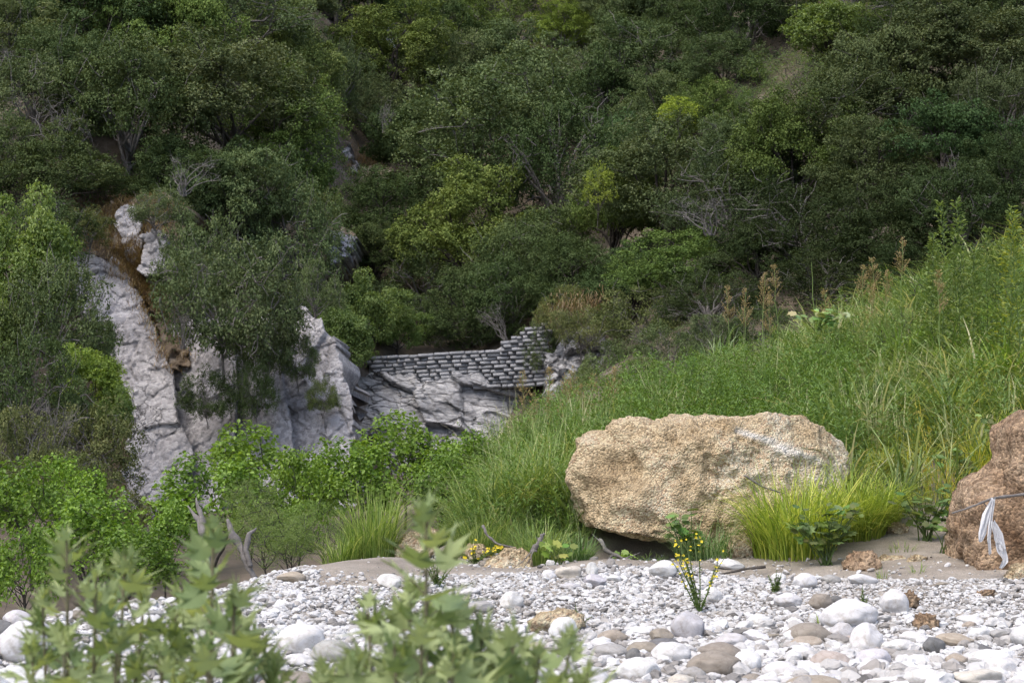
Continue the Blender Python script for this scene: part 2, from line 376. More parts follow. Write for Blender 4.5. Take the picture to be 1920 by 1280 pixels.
# ------------------------------------------------------------------ rock faces
def inside(poly, x, y):
    P = np.array(poly, float); r = np.zeros(x.shape, bool); n = len(P)
    for a in range(n):
        (x1, y1), (x2, y2) = P[a], P[(a + 1) % n]
        r ^= ((y1 > y) != (y2 > y)) & (x < (x2 - x1) * (y - y1) / (y2 - y1 + 1e-9) + x1)
    return r
def cells(p, s):                   # worley cell with its own tilt: flat broken facets
    i = np.floor(p).astype(np.int64)
    f1 = np.full(len(p), 9.0); f2 = np.full(len(p), 9.0); tl = np.zeros(len(p))
    for dx in (-1, 0, 1):
        for dy in (-1, 0, 1):
            for dz in (-1, 0, 1):
                c = i + (dx, dy, dz); h = [_hash(c[:, 0], c[:, 1], c[:, 2], s + k) for k in (11, 23, 37, 41, 53, 67)]
                q = p - c - np.stack(h[:3], 1); d = np.sqrt((q ** 2).sum(1)); near = d < f1
                f2 = np.where(near, f1, np.minimum(f2, d)); f1 = np.where(near, d, f1)
                tl = np.where(near, (h[3] - .5) * q[:, 0] * 1.6 + (h[4] - .5) * q[:, 2] * 1.6 + (h[5] - .5) * .7, tl)
    return f1, f2, tl
def sheet(name, poly, du, depth, mat, label, amp=.35, crk=.12, cs=1.1, strat=None, skirt=3.0, rag=9):
    P = np.array(poly, float); u0, v0 = P.min(0) - 12; u1, v1 = P.max(0) + 12
    U, V = np.meshgrid(np.arange(u0, u1, du), np.arange(v0, v1, du), indexing='ij'); D = depth(U, V)
    r = np.stack([(U - 960) / FPX, math.cos(PITCH) - (640 - V) / FPX * math.sin(PITCH), math.sin(PITCH) + (640 - V) / FPX * math.cos(PITCH)], -1)
    p = (EYE + r * (D / r[..., 1])[..., None]).reshape(-1, 3)
    uv = np.c_[U.ravel(), V.ravel(), U.ravel() * 0]
    keep = inside(poly, uv[:, 0] + rag * fbm(uv / 22, 3, 7), uv[:, 1] + rag * fbm(uv / 22, 3, 17)).reshape(U.shape)
    q = p.copy()
    if strat:
        ca, sa = math.cos(strat), math.sin(strat)
        q = np.stack([(p[:, 0] * ca + p[:, 2] * sa) * .6, p[:, 1] * .8, (-p[:, 0] * sa + p[:, 2] * ca) * 1.15], 1)
    wq = q + .09 * np.stack([fbm(q / .9, 3, k) for k in (61, 71, 81)], 1)
    f1, f2, tl = cells(wq / cs, 5); g1, g2, tb = cells(wq / (cs * .36) + 7, 15); h1, h2, tc = cells(wq / (cs * .15) + 3, 25)
    off = amp * .5 * fbm(q / 1.8, 3, 2) + amp * .10 * fbm(q / .22, 4, 3) + amp * 1.3 * tl + amp * .6 * tb + amp * .3 * tc
    off -= crk * np.exp(-((f2 - f1) / .05) ** 2) * np.clip(.5 + 1.5 * fbm(q / 1.1, 2, 95), 0, 1) + crk * .5 * np.exp(-((g2 - g1) / .07) ** 2) * (fbm(q / .7, 2, 91) > .15)
    p[:, 1] -= off; p[:, 0] -= .2 * off; p[:, 2] += .15 * off
    n, m = U.shape; i = np.arange(n - 1)[:, None] * m; j = np.arange(m - 1)[None]
    f = np.stack([i + j, i + j + 1, i + m + j + 1, i + m + j], -1)
    kf = keep[:-1, :-1] & keep[1:, :-1] & keep[:-1, 1:] & keep[1:, 1:]
    f = f[kf].reshape(-1, 4)
    # turn the rim back into the hill so the rock has body
    e = np.concatenate([f[:, [a, (a + 1) % 4]] for a in range(4)]); key = np.sort(e, 1); uq, ix, ct = np.unique(key, axis=0, return_index=True, return_counts=True)
    b = e[ix[ct == 1]]; bv = np.unique(b); mp = np.full(len(p), -1); mp[bv] = np.arange(len(bv)) + len(p)
    p2 = p[bv] + np.c_[.25 * vnoise(p[bv] * 2, 3), skirt + .4 * vnoise(p[bv] * 2, 4), -.25 + .2 * vnoise(p[bv] * 2, 5)]
    f = np.concatenate([f, np.stack([b[:, 1], b[:, 0], mp[b[:, 0]], mp[b[:, 1]]], 1)])
    p = np.concatenate([p, p2])
    us = np.unique(f); mp = np.full(len(p), -1); mp[us] = np.arange(len(us))
    o = obj(name, mesh(name, p[us], mp[f], [mat], None, False)); tag(o, label, None, None, 'structure')
    return o
edges = [  # arete lines of the left cliff: (pixel y, pixel x) and how far the face behind steps back
    ([380, 480, 560, 700, 780, 860, 1000], [150, 215, 265, 325, 332, 362, 330], .9),
    ([380, 640, 700, 830, 1000], [420, 435, 445, 440, 400], .6),
    ([380, 600, 700, 800, 1000], [500, 512, 528, 545, 560], .55),
    ([380, 560, 640, 760, 860, 1000], [560, 600, 632, 662, 664, 670], 3.2)]
def cliff_depth(U, V):
    D = 34.0 + (950 - V) * .0085
    prevx = np.full_like(U, 40.0); prevs = .9
    done = np.zeros(U.shape, bool); off = np.zeros_like(U)
    for ys, xs, s in edges:
        ex = np.interp(V, ys, xs)
        sel = (~done) & (U <= ex)
        off = np.where(sel, prevs * np.clip((ex - U) / (ex - prevx + 1e-6), 0, 1) ** 1.3, off)
        done |= sel; prevx = ex; prevs = s
    off = np.where(done, off, 3.2)
    return D + off
CLIFF = [(95, 485), (130, 468), (170, 476), (205, 478), (228, 500), (262, 552), (300, 596), (340, 590), (420, 600), (500, 585), (540, 572), (600, 590), (630, 640), (650, 700), (667, 770), (667, 860), (690, 1030), (180, 1030), (215, 940), (232, 900), (240, 760), (190, 640), (140, 560)]
sheet('cliff_face', CLIFF, 2.0, cliff_depth, M_cliff, 'pale grey limestone cliff face under the shrubs on the far bank', .13, .07, 1.4)
sheet('rock_outcrop', [(650, 720), (680, 698), (722, 690), (760, 702), (800, 716), (850, 698), (960, 690), (990, 702), (1040, 720), (1050, 960), (640, 960), (655, 800)], 1.8, lambda U, V: 41.0 + (900 - V) * .006 + .004 * np.abs(U - 860) + .8 * np.clip((U - 975) / 40, 0, 1), M_outcrop,
      'fissured grey limestone outcrop carrying the dry stone wall', .24, .10, 1.7, R(-38), 2.6)
sheet('rock_ledge', [(1022, 660), (1040, 640), (1075, 620), (1120, 612), (1150, 640), (1175, 700), (1150, 770), (1030, 760), (1015, 700)], 2.0, lambda U, V: 39.8 + (740 - V) * .012 + .006 * np.abs(U - 1085), M_outcrop,
      'pale rock ledge with dry grass at the end of the stone wall', .36, .12, .8)
M_earth = rock_mat('dry_earth', [(.3, (.07, .054, .04)), (.46, (.13, .10, .072)), (.58, (.21, .172, .13)), (.72, (.37, .345, .32))], 3.0, crack_amt=0, bump=.9, bump_scale=14)
DRY = [(95, 480), (120, 440), (170, 405), (215, 380), (300, 365), (350, 385), (352, 480), (345, 600), (345, 700), (322, 690), (290, 600), (262, 545), (205, 480)]
sheet('dry_slope', DRY, 2.5, lambda U, V: 38.4 + (520 - V) * .011, M_earth, 'tan dry earth slope above and beside the pale slab', .14, .05, .9, None, 2.5, 12)
sheet('dry_slope', [(632, 335), (660, 318), (700, 300), (735, 312), (722, 345), (650, 352)], 2.5, lambda U, V: 58.0 + (340 - V) * .05, M_earth, 'orange-brown dry earth in the gully below the pale rock', .25, .1, 1.3, None, 4, 9)
sheet('dry_slope', [(600, 470), (625, 430), (655, 420), (662, 470), (640, 520), (605, 530)], 2.5, lambda U, V: 46.5 + (520 - V) * .03, M_earth, 'pale tan scree low in the gully left of the dark oaks', .5, .1, 1.3, None, 3, 7)
sheet('rock_patch', [(212, 400), (235, 384), (265, 395), (262, 450), (250, 500), (225, 470)], 2.0, lambda U, V: 38.2 + (520 - V) * .01, M_cliff, 'narrow pale rock on the dry slope above the cliff', .15, .08, .8, None, 3, 7)
sheet('rock_patch', [(262, 440), (300, 430), (325, 460), (318, 510), (280, 525), (258, 505)], 2.0, lambda U, V: 37.8 + (520 - V) * .01, M_cliff, 'rounded pale rock between dry grass and dark shrub', .15, .08, .8, None, 3, 7)
sheet('rock_patch', [(705, 62), (740, 48), (785, 60), (790, 85), (745, 95), (710, 85)], 2.0, lambda U, V: 73.0 + (100 - V) * .03, M_cliff, 'pale rock patch high on the wooded slope', .5, .2, 1.2, None, 4, 6)
sheet('rock_patch', [(632, 285), (655, 270), (668, 290), (662, 320), (640, 335)], 2.0, lambda U, V: 57.7 + (330 - V) * .05, M_cliff, 'pale rock in the gully beside dry brown grass', .5, .2, 1.2, None, 4, 5)
sheet('rock_patch', [(585, 30), (620, 0), (660, 10), (668, 60), (650, 110), (600, 100)], 2.0, lambda U, V: 69.0 + (100 - V) * .03, M_darkrock, 'dark brown rock face at the top of the gully', .6, .25, 1.2, None, 4, 6)
sheet('rock_patch', [(608, 440), (640, 425), (660, 445), (650, 480), (615, 490)], 2.0, lambda U, V: 46.2 + (480 - V) * .03, M_cliff, 'pale broken rock low in the gully', .5, .25, .8, None, 4, 7)

# ------------------------------------------------------------------ boulders shaped after their outline
def ico(sub):
    import bmesh
    bm = bmesh.new(); bmesh.ops.create_icosphere(bm, subdivisions=sub, radius=1)
    v = np.array([x.co[:] for x in bm.verts]); f = np.array([[a.index for a in p.verts] for p in bm.faces]); bm.free()
    return v, f
def polar(outline, cx, cy, n=360):
    th = np.linspace(-math.pi, math.pi, n + 1); P = np.array(outline, float) - (cx, cy); P[:, 1] *= -1
    Q = np.roll(P, -1, 0); rad = np.zeros(n + 1)
    for i, t in enumerate(th):
        d = np.array((math.cos(t), math.sin(t))); E = Q - P
        den = d[0] * E[:, 1] - d[1] * E[:, 0]; den = np.where(abs(den) < 1e-9, 1e-9, den)
        s = (P[:, 0] * E[:, 1] - P[:, 1] * E[:, 0]) / den; u = (P[:, 0] * d[1] - P[:, 1] * d[0]) / den
        ok = (s > 0) & (u >= -1e-6) & (u <= 1 + 1e-6)
        rad[i] = s[ok].max() if ok.any() else 1
    return th, rad
def outlined_rock(name, outline, d, dh, sub, mat, label, cat, amp=.05, lump=.35, vein=None, ridge=.0, seed=1, cuts=6, pow_=.62):
    o = np.array(outline, float); cx, cy = (o[:, 0].min() + o[:, 0].max()) / 2, (o[:, 1].min() + o[:, 1].max()) / 2
    th, rad = polar(outline, cx, cy)
    v, f = ico(sub); t = np.arctan2(v[:, 2], v[:, 0]); m = np.hypot(v[:, 0], v[:, 2])
    rr = np.interp(t, th, rad) * d / FPX * np.clip(m, 0, 1) ** pow_
    p = np.stack([rr * np.cos(t), dh * np.sign(v[:, 1]) * np.abs(v[:, 1]) ** .85, rr * np.sin(t)], 1)
    size = rad.max() * d / FPX
    r = np.random.default_rng(seed)
    for k in range(cuts):                     # broad flat facets on the front
        nrm = unit(np.array((r.uniform(-.5, .5), -1, r.uniform(-.5, .9))))
        sp = p @ nrm; lim = np.quantile(sp, r.uniform(.80, .94)); over = np.clip(sp - lim, 0, None)
        p -= nrm[None] * over[:, None] * .85
    dirn = unit(p * np.array((1, 1.3, 1)))
    off = lump * size * .25 * fbm(p / (size * .55), 3, seed) + amp * fbm(p / (size * .16), 4, seed + 9)
    f1, f2, cid = worley(p / (size * .3) + 31, seed)
    off += amp * .45 * (cid - .5)
    g1, _, gc = worley(p / (size * .06) + 11, seed + 3)
    off += amp * .35 * (.5 - g1)
    if sub > 6:
        k1, _, kc = worley(p / (size * .026) + 3, seed + 5); off += amp * .22 * (kc - .5) * (k1 < .45) + amp * .25 * fbm(p / (size * .05), 3, seed + 70)
    off += -amp * 1.3 * np.clip(fbm(p / (size * .2) + 5, 3, seed + 40) - .35, 0, 1)
    fade = np.clip(1 - np.abs(m - 1) * 0, 0, 1)
    p = p + dirn * off[:, None]
    va = np.zeros(len(p))
    if vein is not None:
        px = cx + p[:, 0] * FPX / d; py = cy - p[:, 2] * FPX / d
        for a, b in zip(vein[:-1], vein[1:]):
            a_, b_ = np.array(a[:2], float), np.array(b[:2], float); ab = b_ - a_
            s = np.clip(((px - a_[0]) * ab[0] + (py - a_[1]) * ab[1]) / (ab @ ab), 0, 1)
            dd = np.hypot(px - a_[0] - s * ab[0], py - a_[1] - s * ab[1])
            va = np.maximum(va, np.exp(-(dd / (5 + 5 * fbm(p * 3, 2, 8) ** 2)) ** 2) * (p[:, 1] < 0))
            p[:, 1] -= ridge * np.exp(-(dd / 22) ** 2) * (p[:, 1] < 0)
    va = np.clip(va * (.72 + .6 * fbm(p * 7, 3, 77)), 0, 1)
    loc = at(cx, cy, d)
    ob = obj(name, mesh(name, p, f, [mat], {'vein': va}, True), None, loc); tag(ob, label, cat)
    return ob
outlined_rock('boulder', [(1060, 905), (1072, 862), (1092, 825), (1112, 803), (1180, 779), (1215, 785), (1250, 777), (1330, 779), (1400, 783), (1450, 778), (1500, 784), (1535, 800), (1568, 822), (1588, 860), (1592, 915), (1575, 985), (1500, 1060), (1400, 1070), (1310, 1050), (1262, 1012), (1200, 1000), (1150, 990), (1090, 985), (1072, 950)],
              15.9, 1.15, 7, M_boulder, 'huge tan pitted boulder with a white streak sitting in the grass', 'boulder', .06, .2,
              [(1372, 806), (1420, 822), (1470, 845), (1530, 862)], .05, 4, 9)
outlined_rock('boulder', [(1885, 860), (1880, 815), (1900, 795), (1935, 775), (2050, 760), (2180, 800), (2230, 900), (2230, 1050), (2180, 1110), (1900, 1120), (1800, 1105), (1788, 1060), (1796, 1000), (1806, 955), (1830, 908), (1868, 885)],
              13.5, .9, 6, M_earthrock, 'brown crumbling boulder cut off by the right edge, twig and plastic hanging on it', 'boulder', .06, .28, None, 0, 9, 4)
small_rocks = [
 ('rock', [(900, 1068), (912, 1050), (945, 1030), (985, 1028), (1000, 1045), (998, 1075), (960, 1085), (905, 1088)], 14.5, .22, M_boulder, 'pale cream rock with dead roots on it left of the big boulder', .02),
 ('rock', [(738, 1030), (760, 1005), (800, 990), (825, 1000), (820, 1030), (800, 1048), (745, 1050)], 15.6, .22, M_boulder, 'pale rock half buried in grass behind the central sapling', .02),
 ('rock', [(868, 1030), (880, 1020), (905, 1022), (915, 1040), (905, 1055), (872, 1055)], 15.3, .12, M_boulder, 'small tan rock beside the yellow flowers left of the cream rock', .02),
 ('rock', [(1366, 1030), (1372, 1008), (1392, 1000), (1410, 1015), (1412, 1045), (1390, 1055), (1370, 1050)], 14.6, .13, M_boulder, 'small tan pebbly rock below the yellow grass tussock', .02),
 ('rock', [(1405, 1012), (1430, 1000), (1455, 1008), (1455, 1040), (1410, 1045)], 14.8, .13, M_earthrock, 'brown earthy rock wedged under the yellow grass tussock', .02),
 ('rock', [(1580, 1060), (1600, 1035), (1635, 1032), (1650, 1055), (1640, 1075), (1590, 1080)], 13.6, .2, M_earthrock, 'brown conglomerate lump lying on the sand slope', .025),
 ('rock', [(1640, 1055), (1660, 1040), (1695, 1042), (1700, 1060), (1650, 1068)], 13.9, .14, M_boulder, 'flat tan rock on the sand beside the brown lump', .02),
 ('rock', [(1700, 1052), (1715, 1040), (1735, 1045), (1735, 1065), (1705, 1068)], 13.7, .1, M_boulder, 'small tan rock on the sand nearest the right boulder', .02),
 ('rock', [(1662, 990), (1680, 978), (1700, 982), (1700, 998), (1670, 1004)], 15.0, .1, M_boulder, 'small grey-tan stone at the top of the sand slope', .02),
 ('rock', [(1884, 1082), (1900, 1060), (1930, 1055), (1950, 1080), (1930, 1095), (1890, 1095)], 12.45, .14, M_boulder, 'orange-tan rock at the foot of the right boulder', .02),
 ('rock', [(1688, 1130), (1695, 1112), (1710, 1108), (1722, 1120), (1718, 1135), (1695, 1137)], 11.5, .07, M_earthrock, 'orange earthy clod beside the large white stones', .02),
 ('rock', [(1712, 1170), (1722, 1152), (1745, 1150), (1760, 1165), (1752, 1182), (1722, 1183)], 10.6, .08, M_earthrock, 'orange earthy clod nearest the dark grey cobble', .02),
 ('rock', [(1820, 1130), (1835, 1112), (1858, 1105), (1860, 1118), (1838, 1133)], 11.7, .07, M_earthrock, 'orange clod on the fine gravel below the right boulder', .02),
 ('rock', [(995, 1165), (1015, 1148), (1060, 1143), (1098, 1155), (1095, 1170), (1040, 1182), (1000, 1185)], 10.9, .2, M_boulder, 'flat orange-brown gravelly clod behind the foreground leaves', .02),
]
for nm, ol, d, dh, mt, lb, am in small_rocks:
    outlined_rock(nm, ol, d, dh, 4, mt, lb, 'rock', am, .35, None, 0, len(lb), 3)

# ------------------------------------------------------------------ cobbles
def cobble_mesh(k, ang):
    r = np.random.default_rng(100 + k); v, f = ico(4)
    p = v.copy()
    for _ in range(r.integers(5, 11) if ang else r.integers(2, 5)):
        nrm = unit(r.normal(0, 1, 3)); lim = r.uniform(.55, .85) if ang else r.uniform(.7, .92)
        over = np.clip(p @ nrm - lim, 0, None); p -= nrm * over[:, None] * (.9 if ang else .75)
    p *= (1 + .10 * fbm(p * 1.4 + k, 3, k) + (.02 if ang else .008) * fbm(p * 7, 3, k + 5))[:, None]
    p /= np.abs(p).max(0)
    return mesh('cobble', p, f, [M_cobble], None, True)
cob_round = [cobble_mesh(k, False) for k in range(9)]; cob_ang = [cobble_mesh(k + 20, True) for k in range(6)]
COL = {'white': (.65, .65, .655), 'grey': (.37, .365, .355), 'brown': (.285, .255, .215), 'tan': (.38, .33, .27), 'dark grey': (.17, .17, .172), 'lavender grey': (.52, .51, .53), 'cream': (.58, .545, .49), 'pinkish': (.45, .39, .355)}
placed = []        # X, Y, r
def put_cobble(X, Y, a, b, c, col, rz, ang, label, group=None, sink=.35):
    me = (cob_ang if ang else cob_round)[random.randrange(6 if ang else 9)]
    o = obj('cobble', me, None, (X, Y, float(gz(X, Y)) + c * (1 - sink)))
    o.scale = (a, b, c); o.rotation_euler = (random.uniform(-.15, .15), random.uniform(-.15, .15), rz)
    j = random.uniform(.9, 1.06); cc = COL[col]; o.color = (cc[0] * j, cc[1] * j * random.uniform(.985, 1.01), cc[2] * j * random.uniform(.97, 1.02), 1)
    tag(o, label, 'stone', group); placed.append((X, Y, max(a, b)))
    return o
hand = [ # px x, y (centre), width, height, colour, angular, label
 (1597, 1157, 112, 52, 'white', 0, 'largest smooth white egg-shaped stone in the gravel'),
 (1681, 1133, 56, 46, 'white', 1, 'white angular block beside the orange clod'),
 (1540, 1131, 46, 28, 'brown', 0, 'smooth brown cobble just behind the largest white stone'),
 (1568, 1127, 26, 18, 'dark grey', 0, 'small dark grey cobble touching the smooth brown cobble'),
 (1480, 1128, 55, 25, 'white', 0, 'flat white stone left of the smooth brown cobble'),
 (1512, 1092, 48, 30, 'white', 0, 'white stone at the foot of the sand slope'),
 (1560, 1088, 40, 18, 'grey', 0, 'grey flat stone on the row below the sand slope'),
 (1620, 1088, 60, 20, 'white', 0, 'long low white stone at the gravel edge under the brown lump'),
 (1290, 1176, 66, 50, 'lavender grey', 0, 'dented grey-white stone below the yellow flowering plant'),
 (1522, 1192, 92, 34, 'brown', 0, 'long olive-brown cobble in front of the largest white stone'),
 (1510, 1210, 72, 24, 'tan', 0, 'flat tan cobble leaning on the long brown cobble'),
 (1627, 1200, 64, 50, 'white', 1, 'white rough-faced block in front of the largest white stone'),
 (1580, 1187, 46, 30, 'lavender grey', 1, 'lavender-grey wedge between white blocks'),
 (1753, 1212, 44, 30, 'dark grey', 0, 'darkest grey rounded cobble in the foreground gravel'),
 (1800, 1204, 84, 22, 'tan', 0, 'flat tan slab right of the dark grey cobble'),
 (1425, 1168, 52, 26, 'white', 0, 'white oval stone halfway between flowers and brown cobble'),
 (1352, 1228, 88, 36, 'brown', 0, 'broad grey-brown domed stone near the bottom'),
 (1402, 1247, 56, 44, 'white', 0, 'white domed stone right of the broad brown one'),
 (1300, 1270, 56, 32, 'grey', 0, 'grey round stone touching the bottom edge'),
 (1412, 1277, 50, 22, 'brown', 0, 'brown stone cut by the bottom edge'),
 (1258, 1228, 78, 36, 'white', 0, 'blocky white stone near the right tip of the foreground leaves'),
 (1205, 1222, 64, 30, 'brown', 0, 'brown cobble behind the blocky white stone'),
 (1190, 1232, 34, 26, 'dark grey', 0, 'striped dark grey cobble under the brown cobble'),
 (1150, 1197, 62, 24, 'tan', 0, 'tan flat cobble right of the white dome behind the leaves'),
 (1240, 1196, 52, 26, 'brown', 1, 'brown angular stone left of the dented grey stone'),
 (1056, 1184, 56, 42, 'white', 0, 'white domed stone in front of the orange-brown clod'),
 (958, 1128, 48, 30, 'white', 1, 'white slanted block right of the central sapling'),
 (900, 1140, 56, 20, 'grey', 0, 'grey flat stone left of the slanted white block'),
 (1068, 1076, 54, 24, 'cream', 1, 'flat cream rock beside the small leafy weed'),
 (1110, 1072, 24, 30, 'white', 1, 'small pointed white stone under the big boulder'),
 (1114, 1092, 50, 24, 'lavender grey', 1, 'lavender-grey slab with rusty end below the pointed stone'),
 (1030, 1080, 30, 18, 'white', 0, 'small white stone left of the flat cream rock'),
 (1246, 1070, 58, 30, 'white', 1, 'white block at the edge of the big boulder shade'),
 (728, 1092, 48, 26, 'white', 1, 'white block on the sand patch left of the sapling'),
 (1560, 1243, 74, 34, 'pinkish', 0, 'pinkish tan cobble near the bottom'),
 (1690, 1262, 46, 30, 'grey', 0, 'grey-tan stone at the bottom right'),
 (1795, 1240, 46, 22, 'tan', 0, 'small tan stone far down on the right'),
 (1838, 1190, 44, 20, 'white', 0, 'white flat stone below the fine gravel at right'),
 (545, 1085, 56, 20, 'tan', 1, 'long tan slab on the pebbles right of the grey snag'),
 (560, 1205, 95, 55, 'white', 0, 'big white stone right of the left sapling'),
 (620, 1230, 80, 44, 'grey', 0, 'grey-tan rounded stone between the two saplings'),
 (40, 1215, 110, 70, 'white', 0, 'large white stone at the left edge'),
 (30, 1165, 60, 34, 'lavender grey', 0, 'grey stone on the gravel crest at the left edge'),
 (480, 1240, 90, 50, 'white', 0, 'white stone half hidden by the left sapling'),
 (1370, 1060, 60, 16, 'white', 0, 'thin white stone at the foot of the brown bark litter'),
 (1335, 1118, 44, 30, 'white', 0, 'white stone just right of the yellow flowering plant'),
 (1690, 1215, 60, 26, 'white', 0, 'white oval stone left of the dark grey cobble'),
 (1470, 1262, 80, 34, 'white', 0, 'wide white stone at the bottom between brown stones'),
 (1640, 1240, 70, 34, 'lavender grey', 0, 'pale lavender stone right of the pinkish cobble'),
 (1880, 1255, 70, 36, 'white', 0, 'white stone in the bottom right corner'),
 (1200, 1262, 90, 44, 'white', 0, 'wide white stone at the bottom right of the foreground leaves'),
]
def hit_near(x, y):
    r = ray(x, y); d = np.arange(5, 19, .01); p = EYE + r[None] * (d / r[1])[:, None]
    k = int(np.argmax(p[:, 2] <= gz(p[:, 0], p[:, 1]))); return p[k]
for x, y, wd, ht, col, ang, lb in hand:
    p = hit_near(x, y + ht * .42); s = p[1] / FPX
    a = wd * s / 2; c = ht * s / 2 * 1.25; b = max(a * .75, c * .9)
    put_cobble(p[0], p[1] + b * .6, a, b, c, col, random.uniform(-.25, .25), ang, lb)
NB = 300 - len(hand)
def gravel_here(X, Y):             # is this point on the open gravel bar (not sand, not bank)
    px = 960 + X / Y * FPX; 
    py = 640 - ((gz(X, Y) - 1.5) / Y - math.tan(PITCH)) * FPX
    crest = np.interp(px, [-200, 0, 150, 300, 430, 560, 700, 820, 950, 1150, 1300, 1400, 1500, 1600, 1780, 1920], [1200, 1172, 1148, 1128, 1098, 1064, 1075, 1080, 1075, 1062, 1062, 1085, 1085, 1085, 1085, 1085])
    return px, py, py > crest
LAND = [(1597, 1157, 'the largest white egg-shaped stone'), (1681, 1133, 'the white angular block'), (1540, 1131, 'the smooth brown cobble'), (1290, 1176, 'the dented grey-white stone'), (1522, 1192, 'the long olive-brown cobble'), (1753, 1212, 'the darkest grey cobble'),
 (1352, 1228, 'the broad grey-brown domed stone'), (1258, 1228, 'the blocky white stone'), (1056, 1184, 'the orange-brown gravelly clod'), (958, 1128, 'the slanted white block'), (1110, 1072, 'the small pointed white stone'), (728, 1092, 'the sand patch'), (1560, 1243, 'the pinkish tan cobble'),
 (545, 1085, 'the long tan slab'), (560, 1205, 'the right edge of the left sapling'), (620, 1230, 'the gap between the saplings'), (40, 1215, 'the large white stone at left edge'), (1312, 1130, 'the yellow flowering plant'), (1735, 1165, 'the orange earthy clod'), (1850, 1115, 'the orange clod under the right boulder'),
 (1890, 1240, 'the bottom right corner'), (1070, 1076, 'the flat cream rock'), (800, 1150, 'the central sapling stem'), (390, 1130, 'the right left-hand sapling'), (170, 1180, 'the bushy left sapling'), (440, 1110, 'the broken grey stump'), (1480, 1128, 'the flat white stone'), (1246, 1070, 'the white block in boulder shade'), (1140, 1240, 'the tip of the foreground leaves'), (1660, 1262, 'the grey-tan bottom stone')]
used_labels = {}
def stone_label(px, py, look, skip=0):
    o = sorted(LAND, key=lambda l: (l[0] - px) ** 2 + ((l[1] - py) * 2.2) ** 2)[skip]
    dx, dy = px - o[0], (py - o[1]) * 2.2
    rel = ('right of' if dx > 0 else 'left of') if abs(dx) > abs(dy) else ('in front of' if dy > 0 else 'behind')
    far = math.hypot(dx, dy)
    near_ = 'close ' if far < 60 else 'well ' if far > 130 else ''
    return f"{look} {near_}{rel} {o[2]}"
tries = 0; made = 0
sizes = sorted([float(np.clip(np.random.default_rng(5 + i).lognormal(-2.52, .45), .04, .22)) for i in range(NB)], reverse=True)
words = {True: 'big', False: 'small'}
i = 0
while i < NB and tries < 60000:
    tries += 1
    Y = random.uniform(7.6, 14.8) if random.random() < .35 else random.uniform(7.6, 10.6)
    X = random.uniform(-.34, .34) * Y
    px, py, ok = gravel_here(np.array(X), np.array(Y))
    if not ok or py < 1062: continue
    a = sizes[i]
    if Y > 10.2 and a > .10: continue
    if Y > 9.2 and a > .15: continue
    if any((X - q[0]) ** 2 + (Y - q[1]) ** 2 < (.8 * (a + q[2])) ** 2 for q in placed): continue
    col = random.choices(['white', 'grey', 'brown', 'tan', 'dark grey', 'lavender grey', 'cream', 'pinkish'], [62, 9, 6, 4, 3, 8, 5, 3])[0]
    ang = random.random() < .35
    fl = random.uniform(.30, .56)
    look = f"{'big' if a > .12 else 'mid-sized' if a > .085 else 'small'} {'angular' if ang else 'flat' if fl < .38 else 'rounded'} {col} stone"
    for sk in range(9):
        lb = stone_label(float(px), float(py), look, sk)
        if lb not in used_labels: break
    used_labels[lb] = 1
    put_cobble(X, Y, a, a * random.uniform(.6, .95), a * fl, col, random.uniform(0, 3.1), ang, lb, 'loose river stones on the gravel bar')
    i += 1
# the finer stones and pebbles: nobody could count them
NP = 270000
Yp = np.sqrt(rng.uniform(7.0 ** 2, 16.2 ** 2, NP)); Xp = rng.uniform(-.44, .50, NP) * Yp
pxp, pyp, okp = gravel_here(Xp, Yp)
edge_soft = rng.uniform(-14, 14, NP)
_, _, okp = gravel_here(Xp, Yp)
crest_ok = okp | ((rng.uniform(0, 1, NP) < .025) & (pyp > 1040) & (pxp > 500))
sandz = (pxp > 600) & (pxp < 770) & (pyp < 1098) & (pyp > 1050)
okp = crest_ok & (~sandz | (rng.uniform(0, 1, NP) < .12))
Xp, Yp = Xp[okp], Yp[okp]
rad = np.clip(rng.lognormal(-4.4, .52, len(Xp)), .006, .05)
big = rng.uniform(0, 1, len(Xp)) < np.where(Yp < 10.2, .03, .004); rad = np.where(big, rng.uniform(.03, .06, len(Xp)), rad)
patch = vnoise(np.c_[Xp / .9, Yp / .9, Xp * 0], 4)
rad *= (1 + .35 * patch) * np.interp(Yp, [8.6, 11.5], [1.05, .72])
Zp = gz(Xp, Yp) + rad * rng.uniform(.1, .7, len(rad))
pm = bpy.data.meshes.new('gravel'); pm.vertices.add(len(Xp)); pm.vertices.foreach_set('co', np.stack([Xp, Yp, Zp], 1).astype(np.float32).ravel())
a_ = pm.attributes.new('scl', 'FLOAT_VECTOR', 'POINT'); a_.data.foreach_set('vector', (rad[:, None] * np.stack([rng.uniform(.9, 1.3, len(rad)), rng.uniform(.7, 1.0, len(rad)), rng.uniform(.45, .75, len(rad))], 1)).astype(np.float32).ravel())
a_ = pm.attributes.new('rot', 'FLOAT_VECTOR', 'POINT'); a_.data.foreach_set('vector', np.stack([rng.normal(0, .3, len(rad)), rng.normal(0, .3, len(rad)), rng.uniform(0, 6.28, len(rad))], 1).astype(np.float32).ravel())
a_ = pm.attributes.new('rnd', 'FLOAT', 'POINT'); a_.data.foreach_set('value', np.clip(rng.beta(1.35, 1.1, len(rad)), 0, 1).astype(np.float32))
a_ = pm.attributes.new('vid', 'INT', 'POINT'); a_.data.foreach_set('value', rng.integers(0, 5, len(rad)).astype(np.int32))
gravel = tag(obj('gravel', pm), 'fine white and grey river pebbles covering the bed', None, None, 'stuff')
ng = bpy.data.node_groups.new('pebbles', 'GeometryNodeTree')
ng.interface.new_socket('Geometry', in_out='INPUT', socket_type='NodeSocketGeometry'); ng.interface.new_socket('Geometry', in_out='OUTPUT', socket_type='NodeSocketGeometry')
